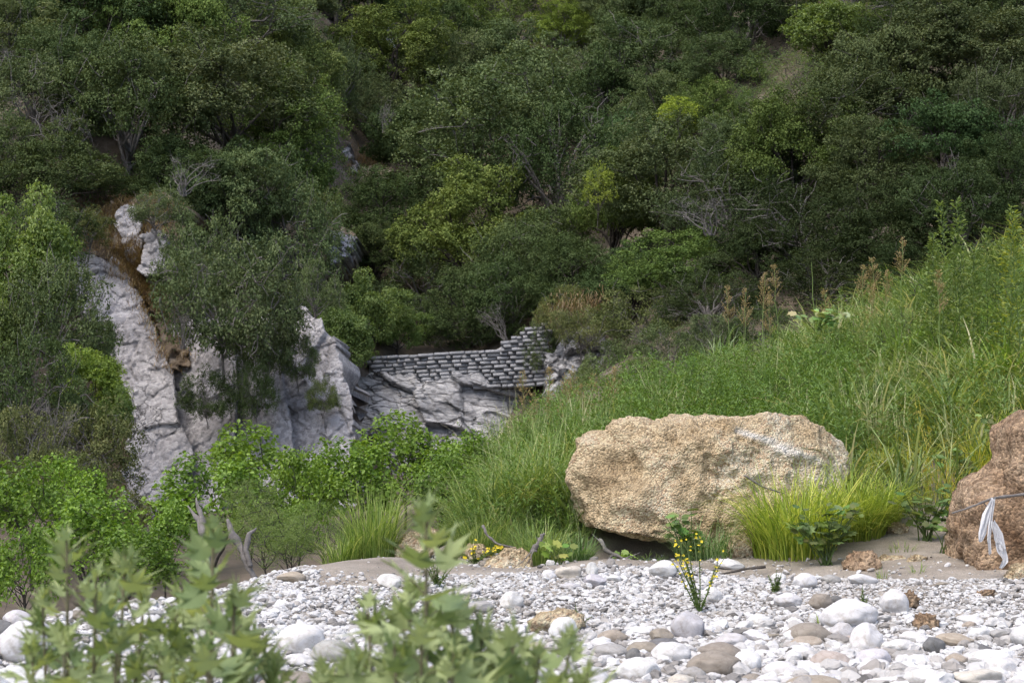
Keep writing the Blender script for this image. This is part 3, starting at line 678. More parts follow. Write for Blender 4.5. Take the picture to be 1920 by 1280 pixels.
gi = ng.nodes.new('NodeGroupInput'); go = ng.nodes.new('NodeGroupOutput')
gti = ng.nodes.new('GeometryNodeGeometryToInstance')
for k in range(5):
    s_ = ng.nodes.new('GeometryNodeMeshIcoSphere'); s_.inputs['Radius'].default_value = 1; s_.inputs['Subdivisions'].default_value = 3
    sp = ng.nodes.new('GeometryNodeSetPosition'); nz = ng.nodes.new('ShaderNodeTexNoise'); nz.noise_dimensions = '4D'
    nz.inputs['W'].default_value = k * 3.7; nz.inputs['Scale'].default_value = .9
    po = ng.nodes.new('GeometryNodeInputPosition'); ng.links.new(po.outputs[0], nz.inputs['Vector'])
    vm = ng.nodes.new('ShaderNodeVectorMath'); vm.operation = 'SUBTRACT'; ng.links.new(nz.outputs['Color'], vm.inputs[0]); vm.inputs[1].default_value = (.5, .5, .5)
    vm2 = ng.nodes.new('ShaderNodeVectorMath'); vm2.operation = 'SCALE'; ng.links.new(vm.outputs[0], vm2.inputs[0]); vm2.inputs['Scale'].default_value = 1.5
    ng.links.new(s_.outputs[0], sp.inputs['Geometry']); ng.links.new(vm2.outputs[0], sp.inputs['Offset'])
    sm = ng.nodes.new('GeometryNodeSetMaterial'); sm.inputs['Material'].default_value = M_pebble
    ng.links.new(sp.outputs[0], sm.inputs[0]); ng.links.new(sm.outputs[0], gti.inputs[0])
iop = ng.nodes.new('GeometryNodeInstanceOnPoints'); iop.inputs['Pick Instance'].default_value = True
def named(n, t):
    x = ng.nodes.new('GeometryNodeInputNamedAttribute'); x.data_type = t; x.inputs['Name'].default_value = n; return x.outputs[0]
ng.links.new(gi.outputs[0], iop.inputs['Points']); ng.links.new(gti.outputs[0], iop.inputs['Instance'])
ng.links.new(named('vid', 'INT'), iop.inputs['Instance Index']); ng.links.new(named('scl', 'FLOAT_VECTOR'), iop.inputs['Scale']); ng.links.new(named('rot', 'FLOAT_VECTOR'), iop.inputs['Rotation'])
ng.links.new(iop.outputs[0], go.inputs[0])
gravel.modifiers.new('pebbles', 'NODES').node_group = ng

# ------------------------------------------------------------------ dry stone wall: every stone a piece
wall = empty('dry_stone_wall', at(860, 715, 42.6), 'grey dry stone wall of flat courses on the rock outcrop', 'wall')
WO = np.array(wall.location)
def stone_piece(k):
    import bmesh
    bm = bmesh.new(); bmesh.ops.create_cube(bm, size=2); bmesh.ops.bevel(bm, geom=bm.edges[:], offset=.035, segments=1, affect='EDGES')
    v = np.array([x.co[:] for x in bm.verts]); fs = {}
    for p in bm.faces: fs.setdefault(len(p.verts), []).append([a.index for a in p.verts])
    bm.free(); v = v * (1 + .10 * np.stack([vnoise(v * .8 + k * 5, k + q) for q in (0, 1, 2)], 1)); v /= np.abs(v).max(0)
    return mesh('stone', v, [np.array(x) for x in fs.values()], [M_wall], None, False)
wst = [stone_piece(k) for k in range(10)]
def wall_top(x): return np.interp(x, [690, 720, 925, 945, 975, 1000, 1030], [671, 668, 655, 641, 627, 610, 604])
def wall_line(x): return 668 - (x - 720) * .0634
ch = 7.4
for k in range(-7, 10):
    x = 686 + random.uniform(0, 16)
    while x < 1034:
        wpx = random.uniform(10, 30); xc = x + wpx / 2
        y = wall_line(xc) + (k + .5) * ch + .7 * math.sin(xc * .05 + k)
        if y - ch * .5 >= wall_top(xc) - 2.5 and x + wpx < 1040:
            d = 43.4 - (xc - 700) * .005
            p = at(xc, y, d + random.uniform(-.025, .025)); s = d / FPX
            o = obj('stone', random.choice(wst), wall, p - WO)
            o.scale = ((wpx + .2) * s / 2, .24, (ch + .1) * s / 2); o.rotation_euler = (random.uniform(-.03, .03), -.063 + random.uniform(-.02, .02), random.uniform(-.04, .04))
            j = random.uniform(.72, .95); o.color = (j * .98, j, j * 1.03, 1)
        x += wpx
# dark packing behind the face stones
pk = []
for x in np.linspace(692, 1028, 60):
    t = at(x, wall_top(x) + 5, 43.32 - (x - 700) * .005) - WO; b = at(x, wall_line(x) + 9.8 * ch, 43.32 - (x - 700) * .005) - WO; pk += [t, b]
for x in np.linspace(692, 1028, 60):
    t = at(x, wall_top(x) + 5, 44.4 - (x - 700) * .005) - WO; b = at(x, wall_line(x) + 9.8 * ch, 44.4 - (x - 700) * .005) - WO; pk += [t, b]
i_ = np.arange(59) * 2
f_ = np.concatenate([np.stack([i_, i_ + 1, i_ + 3, i_ + 2], 1), np.stack([i_ + 120, i_ + 122, i_ + 123, i_ + 121], 1), np.stack([i_, i_ + 2, i_ + 122, i_ + 120], 1)])
obj('wall_core', mesh('wall_core', np.array(pk), f_, [M_wall]), wall)

# ------------------------------------------------------------------ trees and shrubs
def make_plant(seed, rx=2.0, rz=1.6, trunk=.5, ncl=46, nl=430, cl=.55, L=.085, W=.05, oval=False, sparse=0.0, limbs=14, twig=20, low=-.45, mat=None, bark=None, flat=.75, upl=.5, trunk_r=.09, tuft_f=.75):
    r = np.random.default_rng(seed)
    dirs = unit(r.normal(0, 1, (ncl * 3, 3))); dirs = dirs[dirs[:, 2] > low][:ncl]
    rad = r.uniform(.45, 1.0, len(dirs)) ** .6
    zc = trunk + rz * .62
    cen = np.stack([dirs[:, 0] * rx * rad, dirs[:, 1] * rx * rad, zc + dirs[:, 2] * rz * rad * np.where(dirs[:, 2] < 0, .75, 1)], 1) * r.uniform(.82, 1.0, (len(dirs), 1))
    cen[:, 2] = np.maximum(cen[:, 2], .12)
    R_ = cl * r.uniform(.55, 1.25, len(cen)); dens = r.uniform(1 - sparse, 1, len(cen)) if sparse else np.ones(len(cen))
    cn = (nl * dens * (R_ / cl) ** 1.8).astype(int)
    idx = np.repeat(np.arange(len(cen)), cn); n = len(idx)
    q = unit(r.normal(0, 1, (n, 3)) + np.array((0, 0, .35)))
    sub = r.uniform(0, 1, n) ** .4
    NS = 22                        # leaves gather in tufts on the twig ends of each clump
    sq = unit(r.normal(0, 1, (len(cen), NS, 3)) + np.array((0, 0, .3))); ssub = r.uniform(.25, 1, (len(cen), NS)) ** .5
    pick = r.integers(0, NS, n); tuft = r.uniform(0, 1, n) < tuft_f
    q = np.where(tuft[:, None], unit(sq[idx, pick] + r.normal(0, .14, (n, 3))), q); sub = np.where(tuft, ssub[idx, pick] + r.normal(0, .09, n), sub)
    pos = cen[idx] + q * (R_[idx] * sub)[:, None] * np.array((1, 1, flat))
    pos += .16 * cl * np.stack([vnoise(pos * 3.1, s) for s in (1, 2, 3)], 1)
    nrm = unit(q * .6 + np.array((0, 0, upl)) + r.normal(0, .55, (n, 3)))
    ax = unit(q * .5 + r.normal(0, .8, (n, 3)) + np.array((0, 0, .1)))
    size = r.uniform(.7, 1.25, n)
    v, f, k = leaves_np(pos, nrm, ax, L * size, W * size, oval)
    crnd = r.uniform(0, 1, len(cen))
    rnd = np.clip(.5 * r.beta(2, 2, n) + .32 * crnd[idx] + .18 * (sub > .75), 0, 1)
    cm = mesh('crown', v, f, [mat], {'rnd': np.repeat(rnd, k)}, False)
    g = Geo()
    fork = np.array((r.normal(0, .15), r.normal(0, .15), trunk + .25 * rz))
    tp = curvy((0, 0, -.5), fork, 7, .12, 0, r); g.add(*tube(tp, np.linspace(trunk_r, trunk_r * .65, 7), 7))
    g2 = g; g = Geo()
    for c in cen[r.permutation(len(cen))[:limbs]]:
        st = tp[r.integers(3, 7)]
        lp = curvy(st, c, 7, .28, .08, r); g.add(*tube(lp, np.linspace(trunk_r * .5, trunk_r * .12, 7), 5, False))
        for _ in range(2):
            e = c + unit(r.normal(0, 1, 3) + (0, 0, .3)) * cl * .9
            g.add(*tube(curvy(lp[4], e, 5, .3, 0, r), np.linspace(trunk_r * .22, trunk_r * .06, 5), 4, False))
    for _ in range(twig):
        c = cen[r.integers(len(cen))]; e = c + unit(r.normal(0, 1, 3) + (0, 0, .2)) * cl * r.uniform(.8, 1.4)
        g.add(*tube(curvy(c, e, 5, .35, 0, r), np.linspace(.014, .005, 5), 3, False))
    tm = g2.mesh('trunk', bark or M_bark, True); tm = (tm, g.mesh('limbs', bark or M_bark, True))
    allv = v; ext = np.array([np.quantile(allv[:, 0], .99) - np.quantile(allv[:, 0], .01), np.quantile(allv[:, 2], .995)])
    return cm, tm, ext
def make_bare(seed, h=1.5, spread=1.2, n=14, lean=(0, 0), r0=.022, sub=5, grey=True):
    r = np.random.default_rng(seed); g = Geo()
    for _ in range(n):
        az = r.uniform(0, 6.28); e = np.array((math.cos(az) * spread * r.uniform(.3, 1) + lean[0], math.sin(az) * spread * r.uniform(.2, .8), h * r.uniform(.5, 1.05) + lean[1]))
        p = curvy((r.normal(0, .08), r.normal(0, .08), -.15), e, 8, .3, .12, r); g.add(*tube(p, np.linspace(r0, r0 * .25, 8), 5, False))
        for _ in range(sub):
            s = p[r.integers(3, 7)]; e2 = s + unit(e - s + r.normal(0, .6, 3)) * r.uniform(.25, .7) * spread * .7
            p2 = curvy(s, e2, 6, .35, 0, r); g.add(*tube(p2, np.linspace(r0 * .4, r0 * .1, 6), 4, False))
            for _ in range(3):
                s3 = p2[r.integers(2, 5)]; e3 = s3 + unit(e2 - s3 + r.normal(0, .25, 3)) * .22 * spread
                g.add(*tube(curvy(s3, e3, 4, .3, 0, r), np.linspace(r0 * .2, r0 * .07, 4), 3, False))
    return g.mesh('branches', M_twig, True)

PROTO = {}
PROTO['oak'] = [make_plant(1, 2.0, 1.6, .45, 58, 850, .50, .060, .036, mat=M_oak, flat=.7),
    make_plant(2, 2.0, 1.5, .5, 30, 1500, .72, .062, .036, mat=M_oak, flat=.62, bark=M_twig, twig=50),
    make_plant(3, 2.0, 1.7, .4, 84, 560, .40, .060, .034, mat=M_oak, flat=.9),
    make_plant(4, 2.0, 1.4, .6, 40, 1150, .62, .066, .040, mat=M_oak, flat=.5, low=-.2, limbs=22),
    make_plant(5, 2.0, 1.6, .45, 52, 760, .50, .060, .030, mat=M_oak, flat=.8, sparse=.55, bark=M_twig, limbs=24, twig=70)]
PROTO['tall'] = [make_plant(11, 1.7, 2.1, .7, 60, 820, .50, .060, .034, mat=M_oak, trunk_r=.08, flat=.7), make_plant(12, 1.7, 2.1, .7, 36, 1350, .68, .062, .036, mat=M_oak, trunk_r=.08, flat=.8, bark=M_twig, twig=50)]
PROTO['shrub'] = [make_plant(s, 1.6, 1.1, .2, 36, 700, .45, .058, .032, mat=M_oak, sparse=.6, limbs=18, twig=60, bark=M_twig, trunk_r=.05) for s in (21, 22, 23)]
PROTO['hang'] = [make_plant(s, 1.6, 1.1, -.1, 44, 640, .42, .058, .032, mat=M_oak, sparse=.5, limbs=20, twig=70, bark=M_twig, trunk_r=.035, low=-1.1) for s in (71, 72)]
PROTO['bright'] = [make_plant(s, 1.5, 1.4, .3, 38, 560, .45, .072, .042, True, mat=M_herb, limbs=10, twig=10, trunk_r=.05) for s in (31, 32)]
PROTO['airy'] = [make_plant(s, 1.5, 1.7, .5, 30, 120, .42, .11, .065, True, mat=M_herb, sparse=.5, limbs=14, twig=14, trunk_r=.035) for s in (41,)]
PROTO['alder'] = [make_plant(s, 1.2, 1.0, .15, 46, 95, .34, .085, .062, True, mat=M_alder, limbs=16, twig=24, trunk_r=.03, flat=.9, upl=.8) for s in (51, 52, 53)]
PROTO['thin'] = [make_plant(s, 1.1, 1.0, .15, 40, 260, .36, .06, .012, False, mat=M_herb, limbs=16, twig=30, trunk_r=.025, flat=1.0, upl=.2) for s in (61, 62)]
CNT = {}
def plant(kind, x, y, wpx, hpx, label, cat='tree', tint=(1, 1, 1), d=None, name=None, group=None, bottom=.5, rz=None, var=None):
    """crown centred on pixel (x, y), wpx by hpx; rooted on the ground where its foot is seen, or at depth d"""
    k = CNT.get(kind, 0); CNT[kind] = k + 1
    cm, tm, ext = PROTO[kind][(k if var is None else var) % len(PROTO[kind])]
    yb = y + hpx * bottom
    p = hit(x, yb - hpx * .06) if d is None else at(x, yb, d)
    D = p[1]
    if d is None: p = at(x, yb, D)
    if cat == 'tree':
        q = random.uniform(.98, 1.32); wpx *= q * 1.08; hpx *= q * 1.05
        dk = float(np.interp(x, [1150, 1450], [1.0, .70])) * (.78 if y > 370 and x > 1280 else 1); tint = (tint[0] * dk * random.uniform(.92, 1.08), tint[1] * dk, tint[2] * dk)  # darker holm oaks to the right; hollow's shade put into low right crowns' tint
    s = wpx * D / FPX / ext[0]; sz = hpx * D / FPX / ext[1]
    nm = name or ('oak_tree' if cat == 'tree' else 'shrub')
    t = empty(nm, p, label, cat, group, random.uniform(0, 6.28) if rz is None else rz, (s, s, sz))
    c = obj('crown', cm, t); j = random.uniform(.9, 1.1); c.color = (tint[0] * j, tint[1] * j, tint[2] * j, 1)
    b = obj('trunk', tm[0], t); obj('limbs', tm[1], b)
    return t
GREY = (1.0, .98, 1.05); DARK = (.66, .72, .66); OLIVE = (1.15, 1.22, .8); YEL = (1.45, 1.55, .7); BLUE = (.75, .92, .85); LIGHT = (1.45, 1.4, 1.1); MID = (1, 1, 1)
TREES = [
 # top left
 ('oak', 40, 110, 180, 150, 'dull green oak at the left edge below the scrubby corner tree', MID),
 ('oak', 130, 160, 180, 160, 'dark oak above the bare white branches', DARK),
 ('shrub', 40, 60, 200, 200, 'dark scrubby tree in the top left corner', DARK),
 ('oak', 190, 50, 220, 190, 'dark green oak second from the top left corner', DARK),
 ('oak', 300, 90, 240, 260, 'bright olive oak crown leaning right near the top left', OLIVE),
 ('oak', 440, 60, 230, 190, 'grey-green oak at the top edge beside the dark rock', GREY),
 ('oak', 530, 130, 170, 190, 'sunlit light olive crown on the left spur shoulder', LIGHT),
 ('tall', 420, 220, 260, 260, 'grey-olive oak high on the left spur', GREY),
 ('tall', 520, 300, 200, 280, 'tall olive oak on the right flank of the left spur', OLIVE),
 ('shrub', 60, 180, 190, 170, 'grey twiggy shrub near the left edge above the dead branches', GREY),
 ('oak', 240, 240, 220, 200, 'dark oak behind the bare white branches', DARK),
 ('shrub', 180, 210, 90, 90, 'small yellow-green shrub beside the bare white branches', YEL),
 ('oak', 330, 350, 200, 170, 'dark green oak below the spur oaks above the dry slope', DARK),
 ('oak', 430, 400, 210, 200, 'dark olive oak right of the small pale rocks', MID),
 ('oak', 545, 470, 160, 260, 'dense green oak hanging down the right end of the spur', MID),
 ('oak', 90, 340, 190, 150, 'dark oak on the left edge above the bright bush', DARK),
 ('shrub', 20, 280, 110, 130, 'dark shrub at the left edge under the twiggy shrub', DARK),
 ('shrub', 600, 400, 90, 130, 'pale grey-green shrub on the spur edge by the gully', LIGHT),
 # upper middle
 ('oak', 620, 170, 130, 180, 'olive oak at the top of the gully', MID),
 ('oak', 690, 20, 120, 110, 'blue-green oak above the high pale rock', BLUE),
 ('oak', 560, 20, 110, 90, 'grey oak at the top edge above the gully', GREY),
 ('oak', 820, 30, 140, 110, 'green oak at the top edge right of the high pale rock', MID),
 ('oak', 840, 100, 150, 130, 'dark green oak below the high pale rock', DARK),
 ('tall', 740, 140, 170, 170, 'olive green oak crown under the high pale rock', OLIVE),
 ('oak', 850, 190, 140, 140, 'mid green oak between the two large olive crowns', MID),
 ('oak', 700, 215, 140, 130, 'grey-green oak with dead branches in the gully', GREY),
 ('oak', 790, 285, 190, 190, 'dark oak with black trunk in the middle gully', DARK),
 ('oak', 960, 50, 160, 130, 'olive oak at the top edge in the middle', OLIVE),
 ('oak', 975, 140, 200, 150, 'grey-olive oak above the big central crown', GREY),
 ('oak', 1062, 75, 105, 80, 'bright olive umbrella-shaped oak near the top middle', YEL),
 ('oak', 1130, 30, 130, 100, 'grey-green oak at the top edge behind the umbrella oak', GREY),
 ('oak', 1190, 60, 140, 120, 'rounded green oak right of the umbrella oak', MID),
 ('oak', 1130, 130, 140, 120, 'grey-olive crown below the umbrella oak', GREY),
 ('tall', 1220, 150, 170, 160, 'rounded mid-green crown in the upper middle right', MID),
 ('oak', 1290, 50, 150, 130, 'dark oak at the top edge left of the pale grassy strip', DARK),
 ('oak', 1400, 50, 190, 150, 'very dark oak at the top edge beside the pale grassy strip', DARK),
 ('oak', 1360, 130, 150, 120, 'small rounded oak under the very dark top oak', MID),
 ('oak', 1130, 220, 160, 160, 'dark crown right of the big central oak', DARK),
 # big centre
 ('tall', 1000, 240, 190, 190, 'round-topped grey-olive oak, the top of the central group', GREY),
 ('tall', 930, 330, 260, 270, 'big grey-olive oak in the centre of the slope', MID),
 ('oak', 1060, 350, 200, 220, 'dark green oak leaning on the big central oak', DARK),
 ('oak', 880, 470, 230, 200, 'broad olive oak low in the centre above the wall', OLIVE),
 ('oak', 1000, 500, 220, 190, 'dark oak right of the broad olive oak above the wall', DARK),
 ('oak', 720, 400, 170, 160, 'dark rounded oak with bare trunks left of the centre', DARK),
 ('oak', 700, 490, 130, 130, 'very dark small oak under the rounded gully oak', DARK),
 ('oak', 790, 570, 170, 140, 'dark green oak just behind the left end of the wall', MID),
 ('oak', 880, 590, 150, 140, 'dark shrubby oak behind the middle of the wall', DARK),
 ('oak', 960, 570, 150, 130, 'dark oak behind the step in the wall', DARK),
 ('oak', 1070, 540, 150, 140, 'dark hollow-crowned oak above the rock ledge', DARK),
 ('oak', 1180, 560, 140, 120, 'dark low oak right of the hollow above the ledge', DARK),
 ('oak', 1330, 580, 150, 110, 'dark low oak at the back of the bank beside the brown seed heads', DARK),
 # middle right
 ('oak', 1250, 230, 150, 130, 'dark olive crown beside the yellow saplings', MID),
 ('oak', 1190, 310, 150, 140, 'dark blue-green crown right of the centre', BLUE),
 ('oak', 1330, 250, 130, 120, 'olive crown left of the feathery shrub', OLIVE),
 ('tall', 1250, 370, 240, 230, 'grey-olive oak low in the middle right', GREY),
 ('oak', 1150, 430, 150, 180, 'olive oak in front of the dark hollow right of the wall', OLIVE),
 ('oak', 1360, 400, 200, 190, 'grey twiggy oak with dead limb over the grass bank', GREY),
 ('oak', 1280, 510, 220, 130, 'low olive oak behind the grass bank left end', OLIVE),
 ('oak', 1400, 320, 180, 170, 'dark olive oak below the feathery shrub', MID),
 # right
 ('tall', 1560, 250, 230, 220, 'broad dark olive oak in the right half', MID),
 ('oak', 1480, 330, 210, 190, 'dense dark olive crown left of the broad dark oak', OLIVE),
 ('oak', 1680, 200, 220, 200, 'dark grey-green oak on the upper right slope', MID),
 ('tall', 1800, 130, 240, 230, 'large grey-green oak near the top right', GREY),
 ('oak', 1720, 40, 180, 150, 'dark oak at the top edge right of the grassy strip', DARK),
 ('oak', 1880, 40, 180, 150, 'dark oak in the top right corner', DARK),
 ('oak', 1880, 230, 190, 190, 'grey-green oak at the right edge under the corner oak', GREY),
 ('oak', 1640, 330, 200, 170, 'olive oak below the upper right oak', MID),
 ('oak', 1770, 290, 210, 170, 'green oak overhanging the dark hollow on the right', BLUE),
 ('oak', 1500, 440, 220, 180, 'dark shaded oak left of the dark hollow', DARK),
 ('oak', 1640, 460, 220, 180, 'nearly black shaded oak in the right hollow', DARK),
 ('oak', 1800, 420, 200, 160, 'blue-green shaded oak in the right hollow', BLUE),
 ('oak', 1900, 370, 150, 160, 'dark oak at the right edge above the tall weeds', DARK),
 ('oak', 1420, 500, 170, 140, 'dark oak behind the brown seed heads', DARK),
 ('oak', 1560, 540, 190, 120, 'dark low oak behind the middle of the grass bank', DARK),
 ('oak', 1720, 540, 190, 110, 'dark low oak behind the right of the grass bank', DARK),
]
nth = ['first', 'second', 'third', 'fourth', 'fifth', 'sixth', 'seventh', 'eighth', 'ninth', 'tenth', 'eleventh', 'twelfth', 'thirteenth']
for k in range(13):
    TREES.append((('oak', 'tall')[k % 2], -20 + k * 162, -48 + 14 * (k % 3), 210, 190, f'oak crown cut off by the top edge, {nth[k]} from the left', (DARK, MID, GREY)[k % 3]))
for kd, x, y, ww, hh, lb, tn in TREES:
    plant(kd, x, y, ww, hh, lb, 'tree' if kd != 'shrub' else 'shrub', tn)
SHRUBS = [ # kind, x, y, w, h, label, tint, depth
 ('hang', 420, 545, 250, 210, 'grey-green tangled shrub hanging over the cliff', GREY, 35.0),
 ('hang', 500, 600, 150, 150, 'grey twiggy shrub at the right of the cliff overhang', GREY, 35.2),
 ('hang', 365, 480, 150, 170, 'dark green shrub on the cliff top beside small rocks', MID, 37.5),
 ('hang', 390, 730, 100, 90, 'dark shrub growing in the cliff recess', DARK, 34.6),
 ('hang', 480, 720, 80, 110, 'dark shrub in the second cliff cleft', DARK, 34.7),
 ('bright', 50, 500, 180, 290, 'bright yellow-green bush at the left edge', (1.0, 1.0, .8), 32),
 ('shrub', 110, 600, 210, 220, 'grey-green shrub between left edge and cliff', MID, 31),
 ('bright', 165, 720, 130, 140, 'vivid green leafy bush in front of the cliff foot', (1.3, 1.3, .7), 29.0),
 ('shrub', 60, 740, 220, 220, 'dark olive shrub at the left edge above the alders', DARK, 27.5),
 ('shrub', 170, 850, 220, 190, 'brownish grey shrub at the foot of the cliff', (1.1, .95, .9), 27.0),
 ('shrub', 30, 850, 160, 170, 'brown-grey twiggy shrub at the left edge', (1.1, .95, .9), 25.5),
 ('bright', 690, 590, 140, 160, 'light green leafy shrub left of the wall', (1.1, 1.1, 1.0), 43.5),
 ('bright', 640, 640, 130, 160, 'mid green leafy shrub between cliff and wall', (.85, .9, .85), 42.0),
 ('bright', 745, 620, 110, 110, 'fresh green shrub at the left end of the wall', (1.0, 1.05, .9), 44.5),
 ('shrub', 590, 545, 110, 120, 'dark green shrub above the right cliff slab', MID, 38.5),
 ('hang', 605, 735, 60, 60, 'small light green bush on the right cliff slab', (1.1, 1.05, .9), 35.2),
 ('shrub', 1090, 620, 110, 90, 'grey-brown wiry shrub by the wall end', (1.2, 1.05, 1.0), 39.0),
 ('shrub', 1210, 600, 170, 120, 'dull olive wiry shrub right of the rock ledge', (1.1, 1.0, .9), 36.5),
 ('shrub', 1150, 690, 130, 110, 'dark wiry shrub below the rock ledge', MID, 36.0),
 ('hang', 1012, 645, 80, 95, 'small green shrub growing over the right end of the wall', MID, 42.0),
 ('shrub', 820, 640, 130, 70, 'dark low shrub just behind the wall crest', DARK, 45.6),
 ('shrub', 930, 625, 120, 80, 'dark low shrub behind the higher end of the wall', DARK, 45.2),
 ('shrub', 1060, 580, 110, 90, 'brownish wiry shrub on top of the rock ledge', (1.15, 1.0, .85), 41.0),
 ('shrub', 1260, 660, 150, 110, 'dull green wiry shrub behind the left end of the bank', MID, 31.0),
 ('shrub', 1340, 640, 140, 100, 'grey wiry shrub below the dark low oak', GREY, 30.0),
 ('shrub', 1200, 720, 130, 100, 'olive wiry shrub above the tan seeding grasses', (1.1, 1.05, .9), 29.0),
 ('shrub', 1100, 740, 120, 90, 'olive wiry shrub behind the tan seeding grasses', (1.1, 1.05, .9), 33.0),
 ('shrub', 1430, 620, 130, 90, 'dark wiry shrub right of the grey wiry one', DARK, 29.5),
 ('bright', 20, 620, 150, 200, 'yellow-green bush below the bright bush at the left edge', (.9, .9, .7), 31.0),
 ('shrub', 175, 640, 90, 110, 'thin grey-green shrub against the pale slab', MID, 32.4),
 ('shrub', 90, 440, 190, 150, 'dark green shrub above the bright left bush', DARK, 37.0),
 ('shrub', 85, 555, 120, 130, 'olive shrub left of the slab top', (1.1, 1.05, .85), 34.5),
 ('bright', 215, 780, 70, 110, 'small green bush in front of the slab foot', (.8, .85, .7), 28.6),
 ('shrub', 110, 900, 190, 110, 'low brown-green shrub behind the left alders', (1.0, .9, .8), 23.0),
 ('shrub', 165, 430, 110, 80, 'small brownish shrub on the dry slope left of the rocks', (1.1, .95, .8), 37.9),
 ('shrub', 300, 395, 120, 80, 'small grey shrub on the dry slope right of the narrow rock', GREY, 38.0),
 ('thin', 505, 1000, 150, 130, 'tall wispy weeds right of the broken stump', (1.0, 1.0, .8), 15.9),
 ('thin', 600, 1000, 140, 120, 'green weeds left of the tall tussock', (.9, 1.0, .7), 16.3),
 ('alder', 540, 1000, 120, 100, 'low alder sprouts behind the wispy weeds', (.8, .85, .8), 16.9),
 ('shrub', 220, 960, 130, 90, 'low dry shrub at the foot of the slab', (1.1, .9, .75), 24.0),
 ('hang', 560, 660, 70, 90, 'small dark bush at the top of the right cliff slab', MID, 35.6),
 ('alder', 900, 870, 150, 120, 'small alder shrub under the right of the rock outcrop', (.9, .95, .9), 22.0),
 ('alder', 250, 1060, 150, 130, 'low dark alder shrub between left sapling and snag', (.7, .75, .7), 14.0),
 ('alder', 120, 920, 150, 130, 'upright alder shrub behind the dark left one', (.95, 1.0, .9), 17.5),
 ('bright', 1560, 60, 180, 130, 'pale green leafy strip of growth at the top right', (1.0, 1.0, .9), None),
 ('thin', 1500, 150, 170, 120, 'pale grassy growth below the light leafy strip', (.9, .95, .9), None),
 ('thin', 1400, 215, 130, 110, 'feathery grey-green shrub in the middle right', (.8, .9, .9), None),
 ('thin', 1620, 40, 120, 110, 'soft pale grassy shrub at the top edge', (1.0, 1.05, .8), None),
 ('airy', 1275, 215, 80, 70, 'yellow-green sapling in the upper middle right', (1.9, 1.7, .7), 47.0),
 ('airy', 1120, 360, 60, 110, 'thin yellow-green sapling left of the grey-olive oak', (1.7, 1.5, .7), 42.5),
 ('airy', 870, 225, 60, 80, 'thin pale sapling on the left of the central oak', (1.3, 1.2, .7), 58.0),
 # alders and willows on the near bank
 ('alder', 480, 880, 210, 170, 'bright green alder shrub in front of the cliff', (1, 1, 1), 20.0),
 ('alder', 400, 940, 190, 170, 'alder shrub behind the grey snag', (.9, .95, .9), 18.0),
 ('alder', 560, 930, 170, 170, 'alder shrub between cliff and tall tussock', (.95, .95, .9), 18.5),
 ('alder', 760, 860, 190, 170, 'bright green alder shrub below the rock outcrop', (1.05, 1.05, 1), 20.5),
 ('alder', 660, 910, 170, 170, 'alder shrub behind the tall grass tussock', (.95, .98, .9), 19.5),
 ('alder', 840, 920, 150, 140, 'low alder shrub right of the tussock', (.85, .9, .9), 19.0),
 ('alder', 60, 960, 200, 190, 'dark alder shrub at the left edge', (.8, .85, .8), 15.5),
 ('alder', 170, 1010, 180, 180, 'alder shrub behind the left sapling', (.9, .95, .9), 14.5),
 ('alder', 40, 1070, 170, 160, 'lowest alder shrub at the left edge', (.75, .8, .75), 13.2),
 ('alder', 310, 1010, 140, 150, 'small alder shrub left of the grey snag', (.85, .9, .85), 15.5),
 ('thin', 470, 960, 150, 120, 'grey-green wispy shrub right of the grey snag', (.95, .9, .9), 16.6),
 ('thin', 540, 1020, 120, 110, 'low wispy weeds beside the pebbles', (1.0, 1.0, .9), 15.6),
]
for kd, x, y, ww, hh, lb, tn, d in SHRUBS:
    plant(kd, x, y, ww, hh, lb, 'shrub', tn, d, {'alder': 'alder_shrub', 'airy': 'young_sapling'}.get(kd, 'shrub'))
BARE = [ (120, 250, 150, 130, 40.5, 'bare white-grey dead branches on the left slope', (0, 0)), (340, 320, 120, 80, 39.5, 'drooping grey dead branches above the dry slope', (.3, -.3)),
 (345, 600, 90, 90, 34.2, 'tangled grey roots and branches at the cliff edge', (.2, 0)), (100, 790, 110, 130, 26.0, 'crooked grey dead branch in front of the left shrubs', (.1, 0)),
 (950, 605, 70, 60, 42.8, 'thin bare wind-bent shrub behind the wall', (-1.0, .1)), (720, 215, 60, 60, 56, 'bleached dead branches in the gully oak', (0, 0)), (1330, 400, 150, 70, 36.5, 'pale dead limb in the grey twiggy oak', (-.5, 0)),
 (1790, 340, 110, 120, 33.0, 'hanging bare branches in the right hollow', (0, -.2)), (30, 130, 120, 80, 44, 'bleached twigs at the left edge near the top', (0, 0)), (1110, 690, 60, 70, 37, 'bare reddish stems below the rock ledge', (.1, 0))]
for k, (x, y, ww, hh, d, lb, ln) in enumerate(BARE):
    me = make_bare(500 + k, 1.5, 1.1, 10, ln)
    t = obj('dead_branch', me, None, at(x, y + hh / 2, d)); s = ww * d / FPX / 2.2; t.scale = (s, s, hh * d / FPX / 1.5); tag(t, lb, 'branches')

